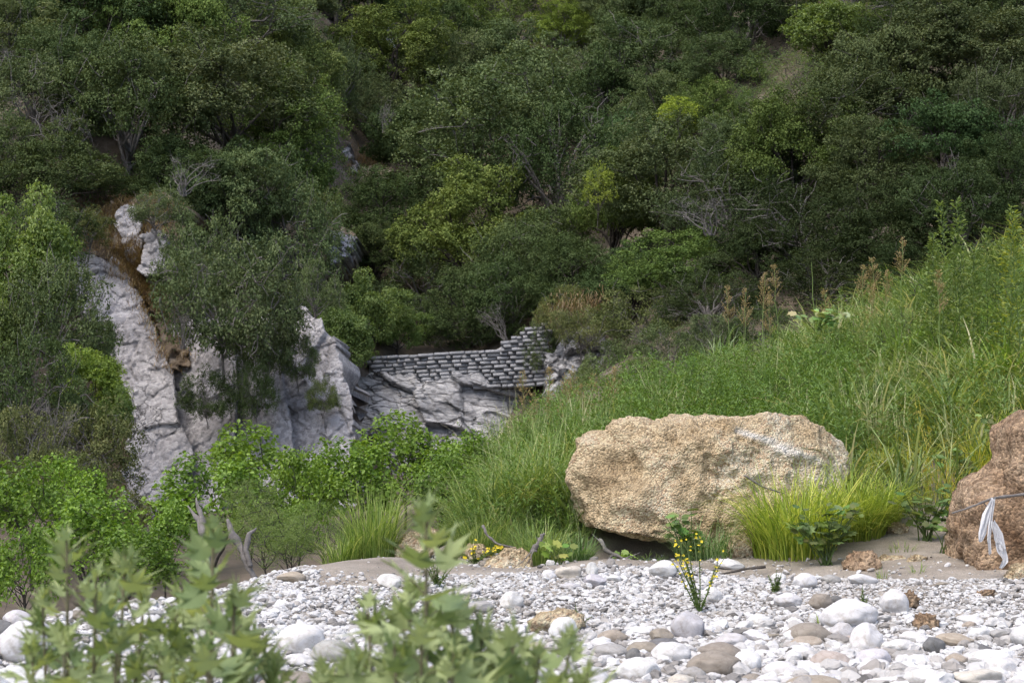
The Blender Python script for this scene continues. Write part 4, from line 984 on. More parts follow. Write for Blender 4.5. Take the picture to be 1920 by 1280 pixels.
# ground cover on the slopes: uncountable
def cover(name, label, n, xr, yr, mat, h, wdt, lean, px_rule=None, seed=3, jit=.5):
    r = np.random.default_rng(seed); P = []
    xs = r.uniform(*xr, n); ys = r.uniform(*yr, n)
    return xs, ys
und = Geo()
for _ in range(1800):
    x, y = rng.uniform(-250, 2300), rng.uniform(-80, 600)
    p = hit(x, y); 
    if p[1] > 100: continue
    n = 70; q = unit(rng.normal(0, 1, (n, 3)) + (0, -.2, .4)); rr = rng.uniform(.3, .8)
    pos = p + q * rr * rng.uniform(.3, 1, (n, 1)) * (1.2, 1.2, .7)
    v, f, k = leaves_np(pos, q + rng.normal(0, .5, (n, 3)), rng.normal(0, 1, (n, 3)), .085, .05)
    und.add(v, f, np.repeat(np.clip(rng.normal(.3, .15, n), 0, 1), k))
tag(obj('undergrowth', und.mesh('undergrowth', M_oak)), 'dark low undergrowth covering the gorge side between the trees', None, None, 'stuff')
dry = Geo()
def surf(x, y):                    # nearest rock or soil behind a pixel
    p = hit(x, y)
    if inside(CLIFF, np.array([x]), np.array([y]))[0]:
        q = at(x, y, float(cliff_depth(np.array([[x]]), np.array([[y]]))[0, 0]) - .1)
        if q[1] < p[1]: return q
    if inside(DRY, np.array([x]), np.array([y]))[0]: return at(x, y, 38.25 + (520 - y) * .011)
    return p
for line, sg, n in (([(130, 440), (190, 415), (250, 400), (330, 395)], 24, 4200), ([(215, 470), (262, 520), (300, 600), (330, 680)], 14, 3600), ([(660, 310), (710, 300)], 14, 1300), ([(600, 500), (650, 440)], 18, 900), ([(1040, 590), (1130, 580)], 14, 900), ([(250, 470), (270, 500)], 14, 900)):
    L_ = np.array(line, float); t = rng.uniform(0, len(L_) - 1.001, n); k0 = t.astype(int); c = L_[k0] + (L_[k0 + 1] - L_[k0]) * (t - k0)[:, None] + rng.normal(0, sg, (n, 2))
    base = np.array([surf(a, b) for a, b in c])
    if line[0][0] > 1000: base = np.array([at(a, b, 39.6 + rng.uniform(-.2, .4)) for a, b in c])
    v, f, k = blades_np(base, rng.uniform(.10, .34, n), rng.uniform(0, 6.28, n), rng.uniform(.5, 1.5, n), .014, 2)
    dry.add(v, f, np.repeat(rng.uniform(0, 1, n), k))
tag(obj('dry_grass', dry.mesh('dry_grass', M_dry)), 'brown dry grass on the slope above the cliff', None, None, 'stuff')

# ------------------------------------------------------------------ grass bank
def bank_points(n, seed, dr=(15.4, 27), xr=(880, 2260)):
    r = np.random.default_rng(seed); d = np.sqrt(r.uniform(dr[0] ** 2, dr[1] ** 2, n)); x = r.uniform(*xr, n)
    X = (x - 960) / FPX * d; z = gz(X, d)
    py = 640 - ((z - 1.5) / d - math.tan(PITCH)) * FPX
    # front edge of the vegetation as seen from the river
    front = np.interp(x, [850, 1000, 1080, 1300, 1420, 1560, 1700, 1790, 1900, 2050], [1030, 1045, 1050, 1050, 1020, 1000, 965, 930, 900, 900])
    ok = py < front
    ok &= ~((x > 1090) & (x < 1560) & (d > 14.9) & (d < 16.9))
    return X[ok], d[ok], z[ok], x[ok], py[ok], r
def bank_grass(name, n, seed, h, wid, lean, mat, label, rule=None, segs=4, dr=(15.4, 27), xr=(880, 2260), rshift=0, gap=-.35):
    per = 26
    X, Y, z, px, py, r = bank_points(n // per * 2, seed, dr, xr)
    keep = np.ones(len(X), bool) if rule is None else rule(X, Y, px, py, r)
    keep &= vnoise(np.c_[X * 1.1, Y * 1.1, X * 0 + 3], seed + 7) + r.normal(0, .35, len(X)) > gap
    X, Y, z = X[keep], Y[keep], z[keep]; m = len(X)
    cl = vnoise(np.c_[X * 1.3, Y * 1.3, X * 0], seed)
    ht = r.uniform(*h, m) * (1 + .3 * cl + .35 * vnoise(np.c_[X * .45, Y * .45, X * 0 + 9], seed + 3)); tt = r.uniform(-.22, .22, m) + .22 * vnoise(np.c_[X * .7, Y * .7, X * 0 + 5], seed + 2)
    wt = r.uniform(*wid, m); id_ = np.repeat(np.arange(m), per); m = len(id_)
    a0 = r.uniform(0, 6.28, m); rr_ = .13 * np.sqrt(r.uniform(0, 1, m)); X = X[id_] + rr_ * np.cos(a0); Y = Y[id_] + rr_ * np.sin(a0); z = gz(X, Y)
    hh = ht[id_] * r.uniform(.5, 1.05, m); az = a0 + r.normal(0, .7, m)
    v, f, k = blades_np(np.c_[X, Y, z - .03], hh, az, r.uniform(*lean, m), wt[id_] * r.uniform(.7, 1.3, m), segs)
    tone = np.clip(r.beta(1.5, 1.6, m) + tt[id_] * 1.2 + rshift, 0, 1)
    g = Geo().add(v, f, np.repeat(tone, k))
    return tag(obj(name, g.mesh(name, mat)), label, None, None, 'stuff')
bank_grass('grass', 17500, 11, (.35, 1.05), (.012, .026), (.25, 1.5), M_grass, 'tall grey-green grass covering the bank behind the boulder', gap=-.05).color = (1.05, 1.0, 1.05, 1)
b2 = bank_grass('grass', 23000, 12, (.6, 1.2), (.022, .042), (.35, 1.3), M_grass, 'broad arching grass blades high on the right bank', lambda X, Y, px, py, r: (px > 1500) & (Y > 18))
bank_grass('grass', 17000, 14, (.3, .75), (.006, .012), (.3, 1.2), M_grass, 'yellow-green grass on the lower right of the bank', lambda X, Y, px, py, r: (px > 1540) & (Y < 20.5) & (r.uniform(0, 1, len(X)) < np.interp(Y, [17, 20.5], [1, .3])), rshift=.25).color = (1.35, 1.2, .5, 1)
bg_ = bank_grass('grass', 20000, 15, (.3, .75), (.005, .010), (.2, 1.1), M_grass, 'blue-green grass around the foot of the boulder', lambda X, Y, px, py, r: (px < 1420) & (Y < 18.5) & ~((px > 1075) & (px < 1270) & (Y < 16)), dr=(14.7, 19), rshift=-.1); bg_.color = (.85, .95, 1.0, 1)
bank_grass('grass', 2200, 16, (.7, 1.2), (.006, .012), (.05, .6), M_grass, 'thin pale stems standing out of the grass bank', lambda X, Y, px, py, r: Y > 16.8, rshift=.4)
# leafy herbs
def herbs(name, n, seed, label, xr, dr, hgt, L, W, tint, per=26):
    X, Y, z, px, py, r = bank_points(n, seed, dr, xr); m = len(X); g = Geo()
    hh = r.uniform(*hgt, m); t = r.uniform(.15, 1, (m, per))
    az = r.uniform(0, 6.28, (m, per)); ln = r.normal(0, .18, (m, 2))
    pos = np.stack([X[:, None] + ln[:, :1] * hh[:, None] * t, Y[:, None] + ln[:, 1:] * hh[:, None] * t, z[:, None] + hh[:, None] * t], -1)
    out = np.stack([np.cos(az), np.sin(az), .5 + 0 * az], -1)
    pos += out * (1.1 - t)[..., None] * .10 * r.uniform(.2, 1, (m, per, 1))
    v, f, k = leaves_np(pos.reshape(-1, 3), np.stack([-np.cos(az) * .5, -np.sin(az) * .5, 1 + 0 * az], -1).reshape(-1, 3) + r.normal(0, .4, (m * per, 3)), out.reshape(-1, 3), L * r.uniform(.6, 1.2, m * per), W)
    g.add(v, f, np.repeat(np.clip(r.beta(2, 2, m * per) * .8 + .25 * (t.ravel() - .4), 0, 1), k))
    o = obj(name, g.mesh(name, M_herb)); o.color = (*tint, 1)
    return tag(o, label, None, None, 'stuff')
herbs('herbs', 1700, 21, 'dense feathery dark green herbs on the bank behind the boulder', (1150, 1600), (17.0, 23), (.35, 1.0), .065, .016, (.8, .95, .6), 34)
herbs('herbs', 1800, 22, 'mixed leafy weeds on the right bank', (1540, 2260), (16.6, 26), (.35, 1.0), .07, .018, (.9, 1.0, .8), 28)
herbs('herbs', 1100, 23, 'leafy weeds between the alders and the boulder', (860, 1140), (15.6, 23), (.3, .85), .06, .015, (.85, 1.0, .65), 28)
herbs('herbs', 1100, 24, 'low weeds on the bank between snag and tall tussock', (420, 880), (14.7, 19), (.2, .5), .045, .012, (.85, .95, .65), 26)
for k, (x, y, ww, hh, tn, w_) in enumerate(((1290, 730, 130, 120, (.75, .95, .55), 'behind the middle of the big boulder'), (1380, 700, 130, 110, (1.05, 1.05, .95), 'below the bushy brown seed head'), (1450, 745, 120, 110, (.7, .9, .55), 'above the white streak of the boulder'), (1235, 780, 120, 110, (.95, 1.0, .8), 'behind the left part of the big boulder'), (1545, 700, 120, 110, (.8, .95, .7), 'below the broad pale leaves'),
    (1610, 660, 110, 120, (1.1, 1.1, 1.0), 'left of the brown skyline cluster'), (1690, 640, 120, 120, (1.15, 1.15, 1.1), 'right of the brown skyline cluster'), (1750, 560, 120, 140, (.85, 1.0, .8), 'at the foot of the tall weed spires'), (1820, 550, 120, 150, (.95, 1.05, .85), 'right of the tall weed spires'), (1500, 800, 110, 110, (.75, .95, .6), 'right above the boulder end'), (1160, 830, 120, 110, (.85, .95, .7), 'at the left shoulder of the boulder'), (1660, 760, 120, 110, (.8, .95, .8), 'on the middle of the right bank'), (1730, 720, 110, 110, (1.1, 1.1, 1.05), 'below the lone pale seed head'), (1890, 560, 110, 150, (1.0, 1.1, .9), 'at the right edge under the weeds'), (1590, 850, 90, 120, (.7, .9, .6), 'beside the right end of the boulder'))):
    p = hit(x, y + hh * .45, 16.9, 30); t = plant('thin', x, y, ww, hh, 'feathery green weed bush ' + w_, 'weed', tn, float(p[1]), 'weed_bush')
    t.location.z = min(t.location.z, float(gz(t.location.x, t.location.y)))
# individual tussocks
def tussock(name, x, y, d, n, h, spread, wid, lean, tint, label, cat='grass', seed=1, shift=0):
    r = np.random.default_rng(seed); p = at(x, y, d); zz = float(gz(p[0], p[1]))
    a = r.uniform(0, 6.28, n); rr = spread * np.sqrt(r.uniform(0, 1, n))
    base = np.c_[rr * np.cos(a), rr * np.sin(a), np.zeros(n)]; base[:, 2] = gz(p[0] + base[:, 0], p[1] + base[:, 1]) - zz - .03
    v, f, k = blades_np(base, h * r.uniform(.22, 1, n) ** .75, a + r.normal(0, .6, n), r.uniform(*lean, n), r.uniform(wid * .6, wid * 1.3, n), 5)
    o = obj(name, Geo().add(v, f, np.repeat(np.clip(r.beta(2, 2, n) + shift, 0, 1), k)).mesh(name, M_grass), None, (p[0], p[1], zz))
    o.color = (*tint, 1); return tag(o, label, cat)
YG = (1.45, 1.36, .6); BG = (.75, .9, .95); GG = (1, 1.05, .7)
tussock('grass_tussock', 1490, 1000, 14.5, 1100, 1.05, .36, .010, (.2, 1.2), YG, 'bright yellow-green tussock overlapping the right of the big boulder', seed=1)
tussock('grass_tussock', 1600, 985, 15.0, 800, .95, .28, .010, (.3, 1.4), (1.3, 1.22, .6), 'yellow-green tussock right of the boulder', seed=2)
tussock('grass_tussock', 1650, 985, 15.2, 420, .6, .18, .014, (.2, .9), (1.2, 1.2, .5), 'green-yellow tussock at the top of the sand slope', seed=3)
tussock('grass_tussock', 1800, 935, 15.0, 220, .45, .10, .012, (.1, .7), (1.35, 1.2, .45), 'small yellow tussock left of the right boulder', seed=4)
tussock('grass_tussock', 700, 1050, 15.6, 800, 1.0, .22, .008, (.05, .75), GG, 'tall green tussock on the left of the sand patch', seed=5)
tussock('grass_tussock', 640, 1055, 15.3, 260, .6, .15, .008, (.1, .9), GG, 'lower green tussock left of the tall one', seed=6)
tussock('grass_tussock', 1085, 1062, 14.7, 300, .42, .12, .009, (.2, 1.1), BG, 'blue-green tussock under the left end of the big boulder', seed=7)
tussock('grass_tussock', 1010, 1058, 14.9, 500, .62, .22, .007, (.2, 1.1), (.95, 1.0, .8), 'fine green tussock behind the cream rock', seed=8)
tussock('grass_tussock', 1200, 1050, 15.0, 90, .22, .25, .007, (.3, 1.2), BG, 'thin grass in the shade under the big boulder', seed=9)
tussock('grass_tussock', 1330, 1045, 14.75, 500, .5, .3, .006, (.3, 1.1), BG, 'blue-green wispy tussock in front of the big boulder', seed=10)
tussock('grass_tussock', 1860, 815, 16.5, 500, .6, .3, .011, (.3, 1.1), (1.5, 1.3, .5), 'yellow grass tussock above the right boulder', seed=11)
tussock('grass_tussock', 900, 1040, 15.6, 500, .7, .25, .007, (.2, 1.1), (.95, 1.0, .8), 'loose green tussock right of the central sapling tip', seed=12)
tussock('grass_tussock', 1850, 640, 20, 500, .95, .3, .02, (.2, 1.0), (.95, 1.05, .7), 'broad-leaved grass clump near the right edge', seed=13)
tussock('grass_tussock', 1410, 640, 21.5, 300, .75, .22, .018, (.2, 1.0), (.9, 1.0, 1.0), 'arching pale grass clump under the brown seed heads', seed=14)

def ground_px(x, y, lo=13.0):
    p = hit(x, y, lo, 30); return p
CL = [(1620, 720, .8, .022, (.85, 1.0, .7)), (1700, 690, .9, .024, (.9, 1.05, .65)), (1770, 720, .95, .026, (.95, 1.1, .6)), (1840, 690, 1.0, .026, (.95, 1.1, .6)), (1900, 740, 1.0, .028, (1.0, 1.1, .6)), (1900, 640, 1.0, .026, (.95, 1.05, .75)), (1560, 670, .8, .018, (.9, 1.0, .95)), (1480, 690, .8, .016, (.85, 1.0, .95)),
      (1300, 740, .7, .014, (.9, 1.0, .9)), (1220, 800, .7, .014, (.95, 1.0, .8)), (1120, 850, .75, .012, (.95, 1.0, .8)), (1040, 880, .8, .012, (.9, 1.0, .8)), (970, 930, .75, .012, (.95, 1.0, .8)), (1060, 800, .9, .018, (.8, .95, .8)), (1350, 690, .75, .016, (.85, .95, 1.0)), (1660, 800, .7, .012, (.95, 1.0, .9)), (1740, 810, .7, .012, (1.2, 1.15, .6)), (1820, 790, .75, .014, (1.35, 1.2, .5)), (1590, 790, .7, .012, (1.0, 1.05, .8))]
CLL = ['left of the pale leaves high on the bank', 'below the brown skyline cluster', 'below the tall weed spires', 'right of the weed spires', 'above the yellow grass at the right edge', 'at the right edge under the weeds', 'under the broad pale leaves', 'below the pale stalk', 'at the left end of the herb patch', 'behind the left shoulder of the big boulder', 'left of the big boulder top', 'between alders and big boulder', 'right of the low alder', 'among the tan seeding grasses', 'beside the grey wiry shrub', 'right of the boulder end', 'above the lobed plant on the bank', 'above the small yellow tussock', 'behind the right end of the boulder']
CL += [(960, 985, 1.15, .010, (1.1, 1.05, .9)), (1015, 960, 1.2, .011, (1.05, 1.05, .9)), (1050, 920, 1.1, .012, (1.0, 1.0, .9)), (900, 1000, 1.0, .009, (1.1, 1.1, .85)), (855, 1000, .9, .009, (1.0, 1.05, .8)), (1068, 985, .9, .009, (1.15, 1.1, .7))]
CLL += ['tallest of the reedy grass left of the big boulder', 'reedy and pale just left of the big boulder', 'reedy above the left end of the big boulder', 'behind the curved grey stick', 'right of the tall tussock', 'touching the left end of the big boulder']
for k, ((x, y, h, wd, tn), w_) in enumerate(zip(CL, CLL)):
    p = ground_px(x, y, 16.8 if x > 1000 else 14); tussock('grass_clump', x, y, float(p[1]), 240, h * 1.12, .24, wd * 1.35, (.25, 1.4), tn, 'arching grass clump ' + w_, seed=60 + k)
for k, (x, y, w_) in enumerate(((1640, 900, 'right of the two big yellow tussocks'), (1700, 850, 'on the middle of the lower right bank'), (1780, 830, 'above the lobed plant left of the right boulder'), (1850, 790, 'left of the right boulder top'), (1910, 790, 'behind the right boulder top'), (1600, 870, 'at the right end of the big boulder'), (1560, 940, 'between the two big yellow tussocks'))):
    p = ground_px(x, y, 14.6); tussock('grass_clump', x, y, float(p[1]), 320, .62, .24, .012, (.4, 1.5), (1.55, 1.35, .5), 'yellowish arching clump ' + w_, seed=90 + k)
# seeding grasses
def seeding(x, y0, y1, d, label, seed, bare=False, grp=None):
    r = np.random.default_rng(seed); b = at(x, y0, d); b[2] = min(b[2], float(gz(b[0], b[1]))); t_ = at(x + r.uniform(-12, 12), y1, d); H = t_[2] - b[2]
    root = empty('seeding_grass', b, label, 'grass', grp)
    sp = curvy((0, 0, 0), t_ - b, 8, .06, 0, r)
    obj('stem', Geo().add(*tube(sp, np.linspace(.008, .0035, 8), 4, False), .6).mesh('stem', M_grass, True), root)
    if not bare:
        g = Geo(); n = 34; hl = min(.75, .52 / max(H, .1))
        for k in range(n):
            u = r.uniform(.0, 1); c = np.array([np.interp(1 - hl * (1 - u), np.linspace(0, 1, 8), sp[:, i]) for i in range(3)])
            az = r.uniform(0, 6.28); l = .21 * (1 - u) ** .7 * r.uniform(.6, 1.1) + .03; dv = np.array((math.cos(az) * .55, math.sin(az) * .55, .85))
            m = 7; tt = r.uniform(.25, 1, m); pos = c + dv * l * tt[:, None] + r.normal(0, .008, (m, 3)); pos[:, 2] -= .10 * l * tt ** 2
            v, f, kk = leaves_np(pos, r.normal(0, 1, (m, 3)), dv + r.normal(0, .3, (m, 3)), .026, .010)
            g.add(v, f, np.repeat(r.uniform(0, 1, m), kk))
            g.add(*tube([c, c + dv * l * .5, c + dv * l * .95 - (0, 0, .08 * l)], .0022, 3, False), .3)
        obj('seed_head', g.mesh('seed_head', M_seed), root)
    n = 5 if not bare else 2
    base = np.array([sp[i] for i in r.integers(1, 5, n)])
    v, f, k = blades_np(base, r.uniform(.25, .45, n), r.uniform(0, 6.28, n), r.uniform(.4, 1.1, n), .016, 5)
    for q in range(n):
        obj('leaf_blade', Geo().add(v[q * k:(q + 1) * k], f[q * 5:(q + 1) * 5] - q * k, .5).mesh('leaf_blade', M_grass), root)
S = [(1368, 660, 540, 22.5, 'seeding grass at the left end of the bank skyline'), (1425, 650, 515, 22.5, 'tallest brown seed head left of the pale stalk'), (1460, 650, 500, 22.8, 'slender seed head beside the tallest brown one'), (1400, 660, 545, 22.0, 'bushy brown seed head between two taller ones'),
     (1445, 650, 560, 22.3, 'short seed head under the slender one'), (1620, 610, 500, 23, 'left stalk of the brown cluster on the bank skyline'), (1645, 600, 482, 23, 'middle stalk of the brown cluster on the bank skyline'), (1660, 600, 510, 22.8, 'bushy low stalk in the brown skyline cluster'), (1693, 590, 448, 23, 'tallest seeding grass right of the brown cluster'),
     (1630, 610, 535, 22.6, 'lowest stalk of the brown skyline cluster'), (1765, 600, 510, 20, 'lone pale seed head on the right bank'), (1545, 620, 545, 22.6, 'small brown seed head behind the broad pale leaves')]
for k, (x, y0, y1, d, lb) in enumerate(S): seeding(x, y0, y1, d, lb, 700 + k)
seeding(1528, 620, 492, 22.5, 'single thin pale stalk standing against the dark trees', 720, True)
for k, (x, y1) in enumerate(((985, 700), (1005, 740), (1025, 690), (1040, 735), (1058, 705), (1075, 690), (1090, 725), (1110, 700), (1125, 735), (1140, 690), (1160, 715), (1000, 770), (1050, 760), (1185, 740))):
    seeding(x, y1 + 130, y1, 21.5 + (k % 3) * .8, 'tan seeding grass in the patch between outcrop and boulder', 740 + k, False, 'tan seeding grasses below the wall')
# tall leafy weeds on the right skyline
for k, (x, y0, y1, d) in enumerate(((1768, 600, 380, 21), (1805, 600, 375, 21), (1740, 610, 460, 21.5), (1850, 590, 430, 20.5), (1890, 580, 400, 20), (1910, 600, 390, 19.5), (1830, 590, 470, 20.5), (1785, 600, 430, 21.2), (1752, 600, 440, 21.4), (1872, 590, 450, 20.4))):
    r = np.random.default_rng(800 + k); b = at(x, y0, d); b[2] = min(b[2], float(gz(b[0], b[1]))); tp = at(x + r.uniform(-15, 15), y1, d) - b
    root = empty('tall_weed', b, ['tall leafy weed, left of the two tallest on the right skyline', 'tallest leafy weed spire on the right skyline', 'shorter leafy weed left of the tallest spires', 'bushy weed between spires and right edge', 'yellowish weed near the right edge', 'weed standing closest to the right edge', 'low weed below the tallest spire', 'bushy weed between the two tallest spires', 'bushy weed left of the tallest spires', 'leafy weed left of the yellowish weed'][k], 'weed')
    sp = curvy((0, 0, 0), tp, 8, .08, 0, r); obj('stem', Geo().add(*tube(sp, np.linspace(.009, .003, 8), 5, False), .3).mesh('stem', M_herb, True), root)
    g = Geo(); m = 460; u = r.uniform(.1, 1, m); c = np.stack([np.interp(u, np.linspace(0, 1, 8), sp[:, i]) for i in range(3)], 1); az = r.uniform(0, 6.28, m)
    out = np.stack([np.cos(az), np.sin(az), .6 + 0 * az], 1); pos = c + out * (.03 + .26 * (1 - u[:, None])) * r.uniform(.1, 1, (m, 1))
    v, f, kk = leaves_np(pos, out * -.4 + (0, 0, 1) + r.normal(0, .3, (m, 3)), out, r.uniform(.04, .08, m), r.uniform(.015, .028, m), True)
    g.add(v, f, np.repeat(r.uniform(.2, 1, m), kk)); o = obj('foliage', g.mesh('foliage', M_herb), root)
    if k in (4,): o.color = (1.5, 1.25, .6, 1)

# ------------------------------------------------------------------ leafy plants with lobed leaves (each leaf a piece)
def lobed(seed, mat, lobes, sinus, base=(.0, .0), teeth=True, curl=.25):
    """palmate leaf in the XY plane pointing to +Y, petiole at the origin"""
    r = np.random.default_rng(seed)
    half = []
    for (tx, ty), (sx, sy) in zip(lobes, sinus):
        half += [(tx, ty, 1), (sx, sy, 0)]
    pts = []
    right = half[:]
    # centre tip first, then right side downwards
    def side(sgn):
        out = []
        prev = None
        for (x, y, tip) in right:
            x2 = x * sgn * r.uniform(.93, 1.07); y2 = y * r.uniform(.95, 1.05)
            if prev is not None and teeth and not tip:
                mx, my = (prev[0] * .55 + x2 * .45), (prev[1] * .55 + y2 * .45)
                dx, dy = x2 - prev[0], y2 - prev[1]; l = math.hypot(dx, dy) + 1e-6
                o = .05; out.append((mx + (dy / l) * -sgn * -o * 1.0, my - (dx / l) * -sgn * -o))
            elif prev is not None and teeth and tip:
                mx, my = (prev[0] * .45 + x2 * .55), (prev[1] * .45 + y2 * .55)
                dx, dy = x2 - prev[0], y2 - prev[1]; l = math.hypot(dx, dy) + 1e-6
                out.append((mx + dy / l * sgn * .045, my - dx / l * sgn * .045))
            out.append((x2, y2)); prev = (x2, y2)
        return out
    rt = side(1); lf = side(-1)
    ring = rt + [base] + lf[::-1][:-1]
    v = [(0, .24, 0)] + [(x, y, 0) for x, y in ring]
    v = np.array(v, float); v[:, 2] = -curl * (v[:, 0] ** 2 * 1.1 + (v[:, 1] - .24) ** 2 * .6) + .16 * np.abs(v[:, 0]) + .03 * vnoise(v * 5 + seed, 3)
    n = len(ring); f = np.array([[0, 1 + (i + 1) % n, 1 + i] for i in range(n)])
    return mesh('leaf', v, f, [mat], {'rnd': np.full(len(v), r.uniform(.2, .9))}, False)
plane_leaf = [lobed(s, M_plane, [(0, 1), (.47, .82), (.66, .34)], [(.115, .43), (.20, .25), (.12, .02)]) for s in range(6)]
for i_l, me in enumerate(plane_leaf): me.attributes['rnd'].data.foreach_set('value', np.full(len(me.vertices), [.1, .3, .45, .6, .78, .95][i_l], np.float32))
mallow_leaf = [lobed(s + 50, M_herb, [(0, .95), (.55, .80), (.62, .35)], [(.25, .72), (.45, .45), (.2, .02)], teeth=False, curl=.35) for s in range(4)]
def leaf_at(root, me, pos, fwd, up, size, tint=None):
    fwd = unit(np.asarray(fwd, float)); up = np.asarray(up, float); up = unit(up - fwd * (fwd @ up)); x = np.cross(fwd, up)
    m = Matrix(((x[0], fwd[0], up[0]), (x[1], fwd[1], up[1]), (x[2], fwd[2], up[2])))
    o = obj('leaf', me, root, pos); o.rotation_euler = m.to_euler(); o.scale = (size,) * 3
    if tint is not None: o.color = (*tint, 1)
    return o
def sapling(bx, d, shoots, label, seed):
    r = np.random.default_rng(seed); X = (bx - 960) / FPX * d; root = empty('plane_sapling', (X, d, float(gz(X, d))), label, 'sapling')
    O = np.array(root.location); g = Geo()
    for (x, y, dd, ln) in shoots:
        top = at(x, y, d + dd) - O; st = np.array((r.normal(0, .03), r.normal(0, .03), 0.0))
        mid = top * (.55, .55, .5)
        t = np.linspace(0, 1, 12)[:, None]; sp = (1 - t) ** 2 * st + 2 * t * (1 - t) * (mid + (top * (.5, .5, 0)) * .3) + t ** 2 * top
        g.add(*tube(sp, np.linspace(.009, .0028, 12), 6, False), .2)
        L = np.r_[0, np.cumsum(np.linalg.norm(np.diff(sp, axis=0), axis=1))]; tot = L[-1]; s = 0.0; az = r.uniform(0, 6.28); k = 0
        while s < ln:
            c = np.array([np.interp(tot - s, L, sp[:, i]) for i in range(3)])
            az += 2.4 + r.normal(0, .3); el = R(74 - min(56, s * 200)) + r.normal(0, .2)
            out = np.array((math.cos(az) * math.cos(el), math.sin(az) * math.cos(el), math.sin(el)))
            pet = .012 + .035 * min(1, s / .15); e = c + out * pet
            g.add(*tube([c, c + out * pet * .6 + (0, 0, .004), e], .0016, 4, False), .8)
            fwd = out + np.array((0, 0, -.10 * min(1, s / .2))) + r.normal(0, .12, 3)
            size = (.045 + .06 * min(1, s / .1)) * r.uniform(.7, 1.2)
            ti = plane_leaf[int(np.clip(5.2 - s * 9 + r.normal(0, 1.5), 0, 5))]
            leaf_at(root, ti, e, fwd, (0, 0, 1) + r.normal(0, .25, 3) - .2 * out, size)
            s += r.uniform(.009, .018) if s < .05 else r.uniform(.014, .027); k += 1
    o = obj('stem', g.mesh('stem', M_twig, True), root); o.color = (.95, .95, .6, 1)
sapling(800, 3.0, [(800, 965, 0, .42), (690, 1150, .12, .26), (905, 1175, .1, .26), (965, 1190, -.1, .2), (1070, 1205, .15, .22), (740, 1215, -.15, .2), (1010, 1240, -.1, .18), (655, 1250, -.1, .16), (1100, 1270, -.05, .1), (850, 1235, -.2, .2), (790, 1190, -.15, .24), (770, 1110, .15, .25), (850, 1130, .2, .22), (930, 1235, .1, .2), (600, 1265, .1, .12)], 'blurred plane tree sapling with the tallest shoot in the centre foreground', 31)
sapling(380, 3.3, [(400, 1000, 0, .36), (330, 1160, .15, .26), (480, 1200, .1, .22), (440, 1130, -.1, .28), (300, 1230, -.1, .2), (390, 1220, -.25, .2), (520, 1255, 0, .14), (360, 1090, .2, .26), (250, 1250, .1, .18), (450, 1265, -.2, .16)], 'blurred plane tree sapling right of its twin in the left foreground', 32)
sapling(160, 3.4, [(125, 1015, .1, .34), (235, 1050, .05, .34), (180, 1090, -.15, .30), (80, 1130, .1, .24), (270, 1120, .2, .26), (120, 1200, -.2, .22), (60, 1220, 0, .18), (220, 1200, -.2, .22)], 'blurred bushy plane tree sapling at the left foreground', 33)

def leafy_plant(name, x, y, d, wpx, hpx, n, size, label, tint, seed, mesh_set=None):
    r = np.random.default_rng(seed); b = at(x, y, d); zz = float(gz(b[0], b[1])); b[2] = zz if abs(zz - b[2]) < .25 else b[2]
    root = empty(name, b, label, 'plant'); s = d / FPX; g = Geo()
    stems = []
    for _ in range(max(4, n // 6)):
        e = np.array((r.uniform(-.5, .5) * wpx * s, r.uniform(-.2, .15) * wpx * s, hpx * s * r.uniform(.35, 1)))
        p = curvy((r.normal(0, .02), r.normal(0, .02), 0), e, 6, .15, .1, r); stems.append(p); g.add(*tube(p, np.linspace(.006, .002, 6), 4, False), .3)
    for k in range(n):
        p = stems[k % len(stems)]; u = r.uniform(.3, 1); c = np.array([np.interp(u, np.linspace(0, 1, 6), p[:, i]) for i in range(3)])
        az = r.uniform(0, 6.28); out = np.array((math.cos(az), math.sin(az) - .3, r.uniform(-.1, .5)))
        leaf_at(root, (mesh_set or mallow_leaf)[k % 4], c + out * size * .3, out, (0, -.45, 1) + r.normal(0, .25, 3), size * r.uniform(.6, 1.15), [a * r.uniform(.8, 1.2) for a in tint])
    obj('stem', g.mesh('stem', M_herb, True), root)
leafy_plant('mallow_plant', 1550, 1060, 13.85, 140, 125, 130, .082, 'leafy lobed plant hanging over the sand below the yellow tussocks', (.95, .98, .92), 1)
leafy_plant('mallow_plant', 1735, 1000, 14.5, 120, 110, 110, .082, 'leafy lobed plant at the top of the sand left of the right boulder', (.95, .98, .92), 2)
leafy_plant('mallow_plant', 1290, 1030, 14.6, 120, 110, 46, .10, 'leafy lobed plant growing against the front of the big boulder', (.85, .95, .85), 3)
leafy_plant('mallow_plant', 1770, 1050, 13.9, 70, 80, 22, .09, 'small leafy plant touching the left side of the right boulder', (.95, .98, .92), 4)
leafy_plant('mallow_plant', 1050, 1080, 14.2, 55, 45, 16, .08, 'small light green weed behind the flat cream rock', (1.3, 1.3, .8), 5)
leafy_plant('mallow_plant', 1800, 880, 16.2, 120, 70, 40, .10, 'leafy plant in the grass above the small yellow tussock', (1.05, 1.1, 1.0), 6)
leafy_plant('mallow_plant', 1535, 620, 22.4, 110, 40, 44, .13, 'broad pale leaves on the bank skyline beside the pale stalk', (1.7, 1.6, 1.9), 7)
leafy_plant('mallow_plant', 1170, 1050, 14.9, 40, 30, 9, .08, 'tiny leafy weed in the shade under the big boulder', (1.3, 1.4, .9), 8)
leafy_plant('mallow_plant', 1880, 840, 15.6, 90, 70, 30, .10, 'leafy plant behind the top of the right boulder', (1.05, 1.1, 1.0), 9)

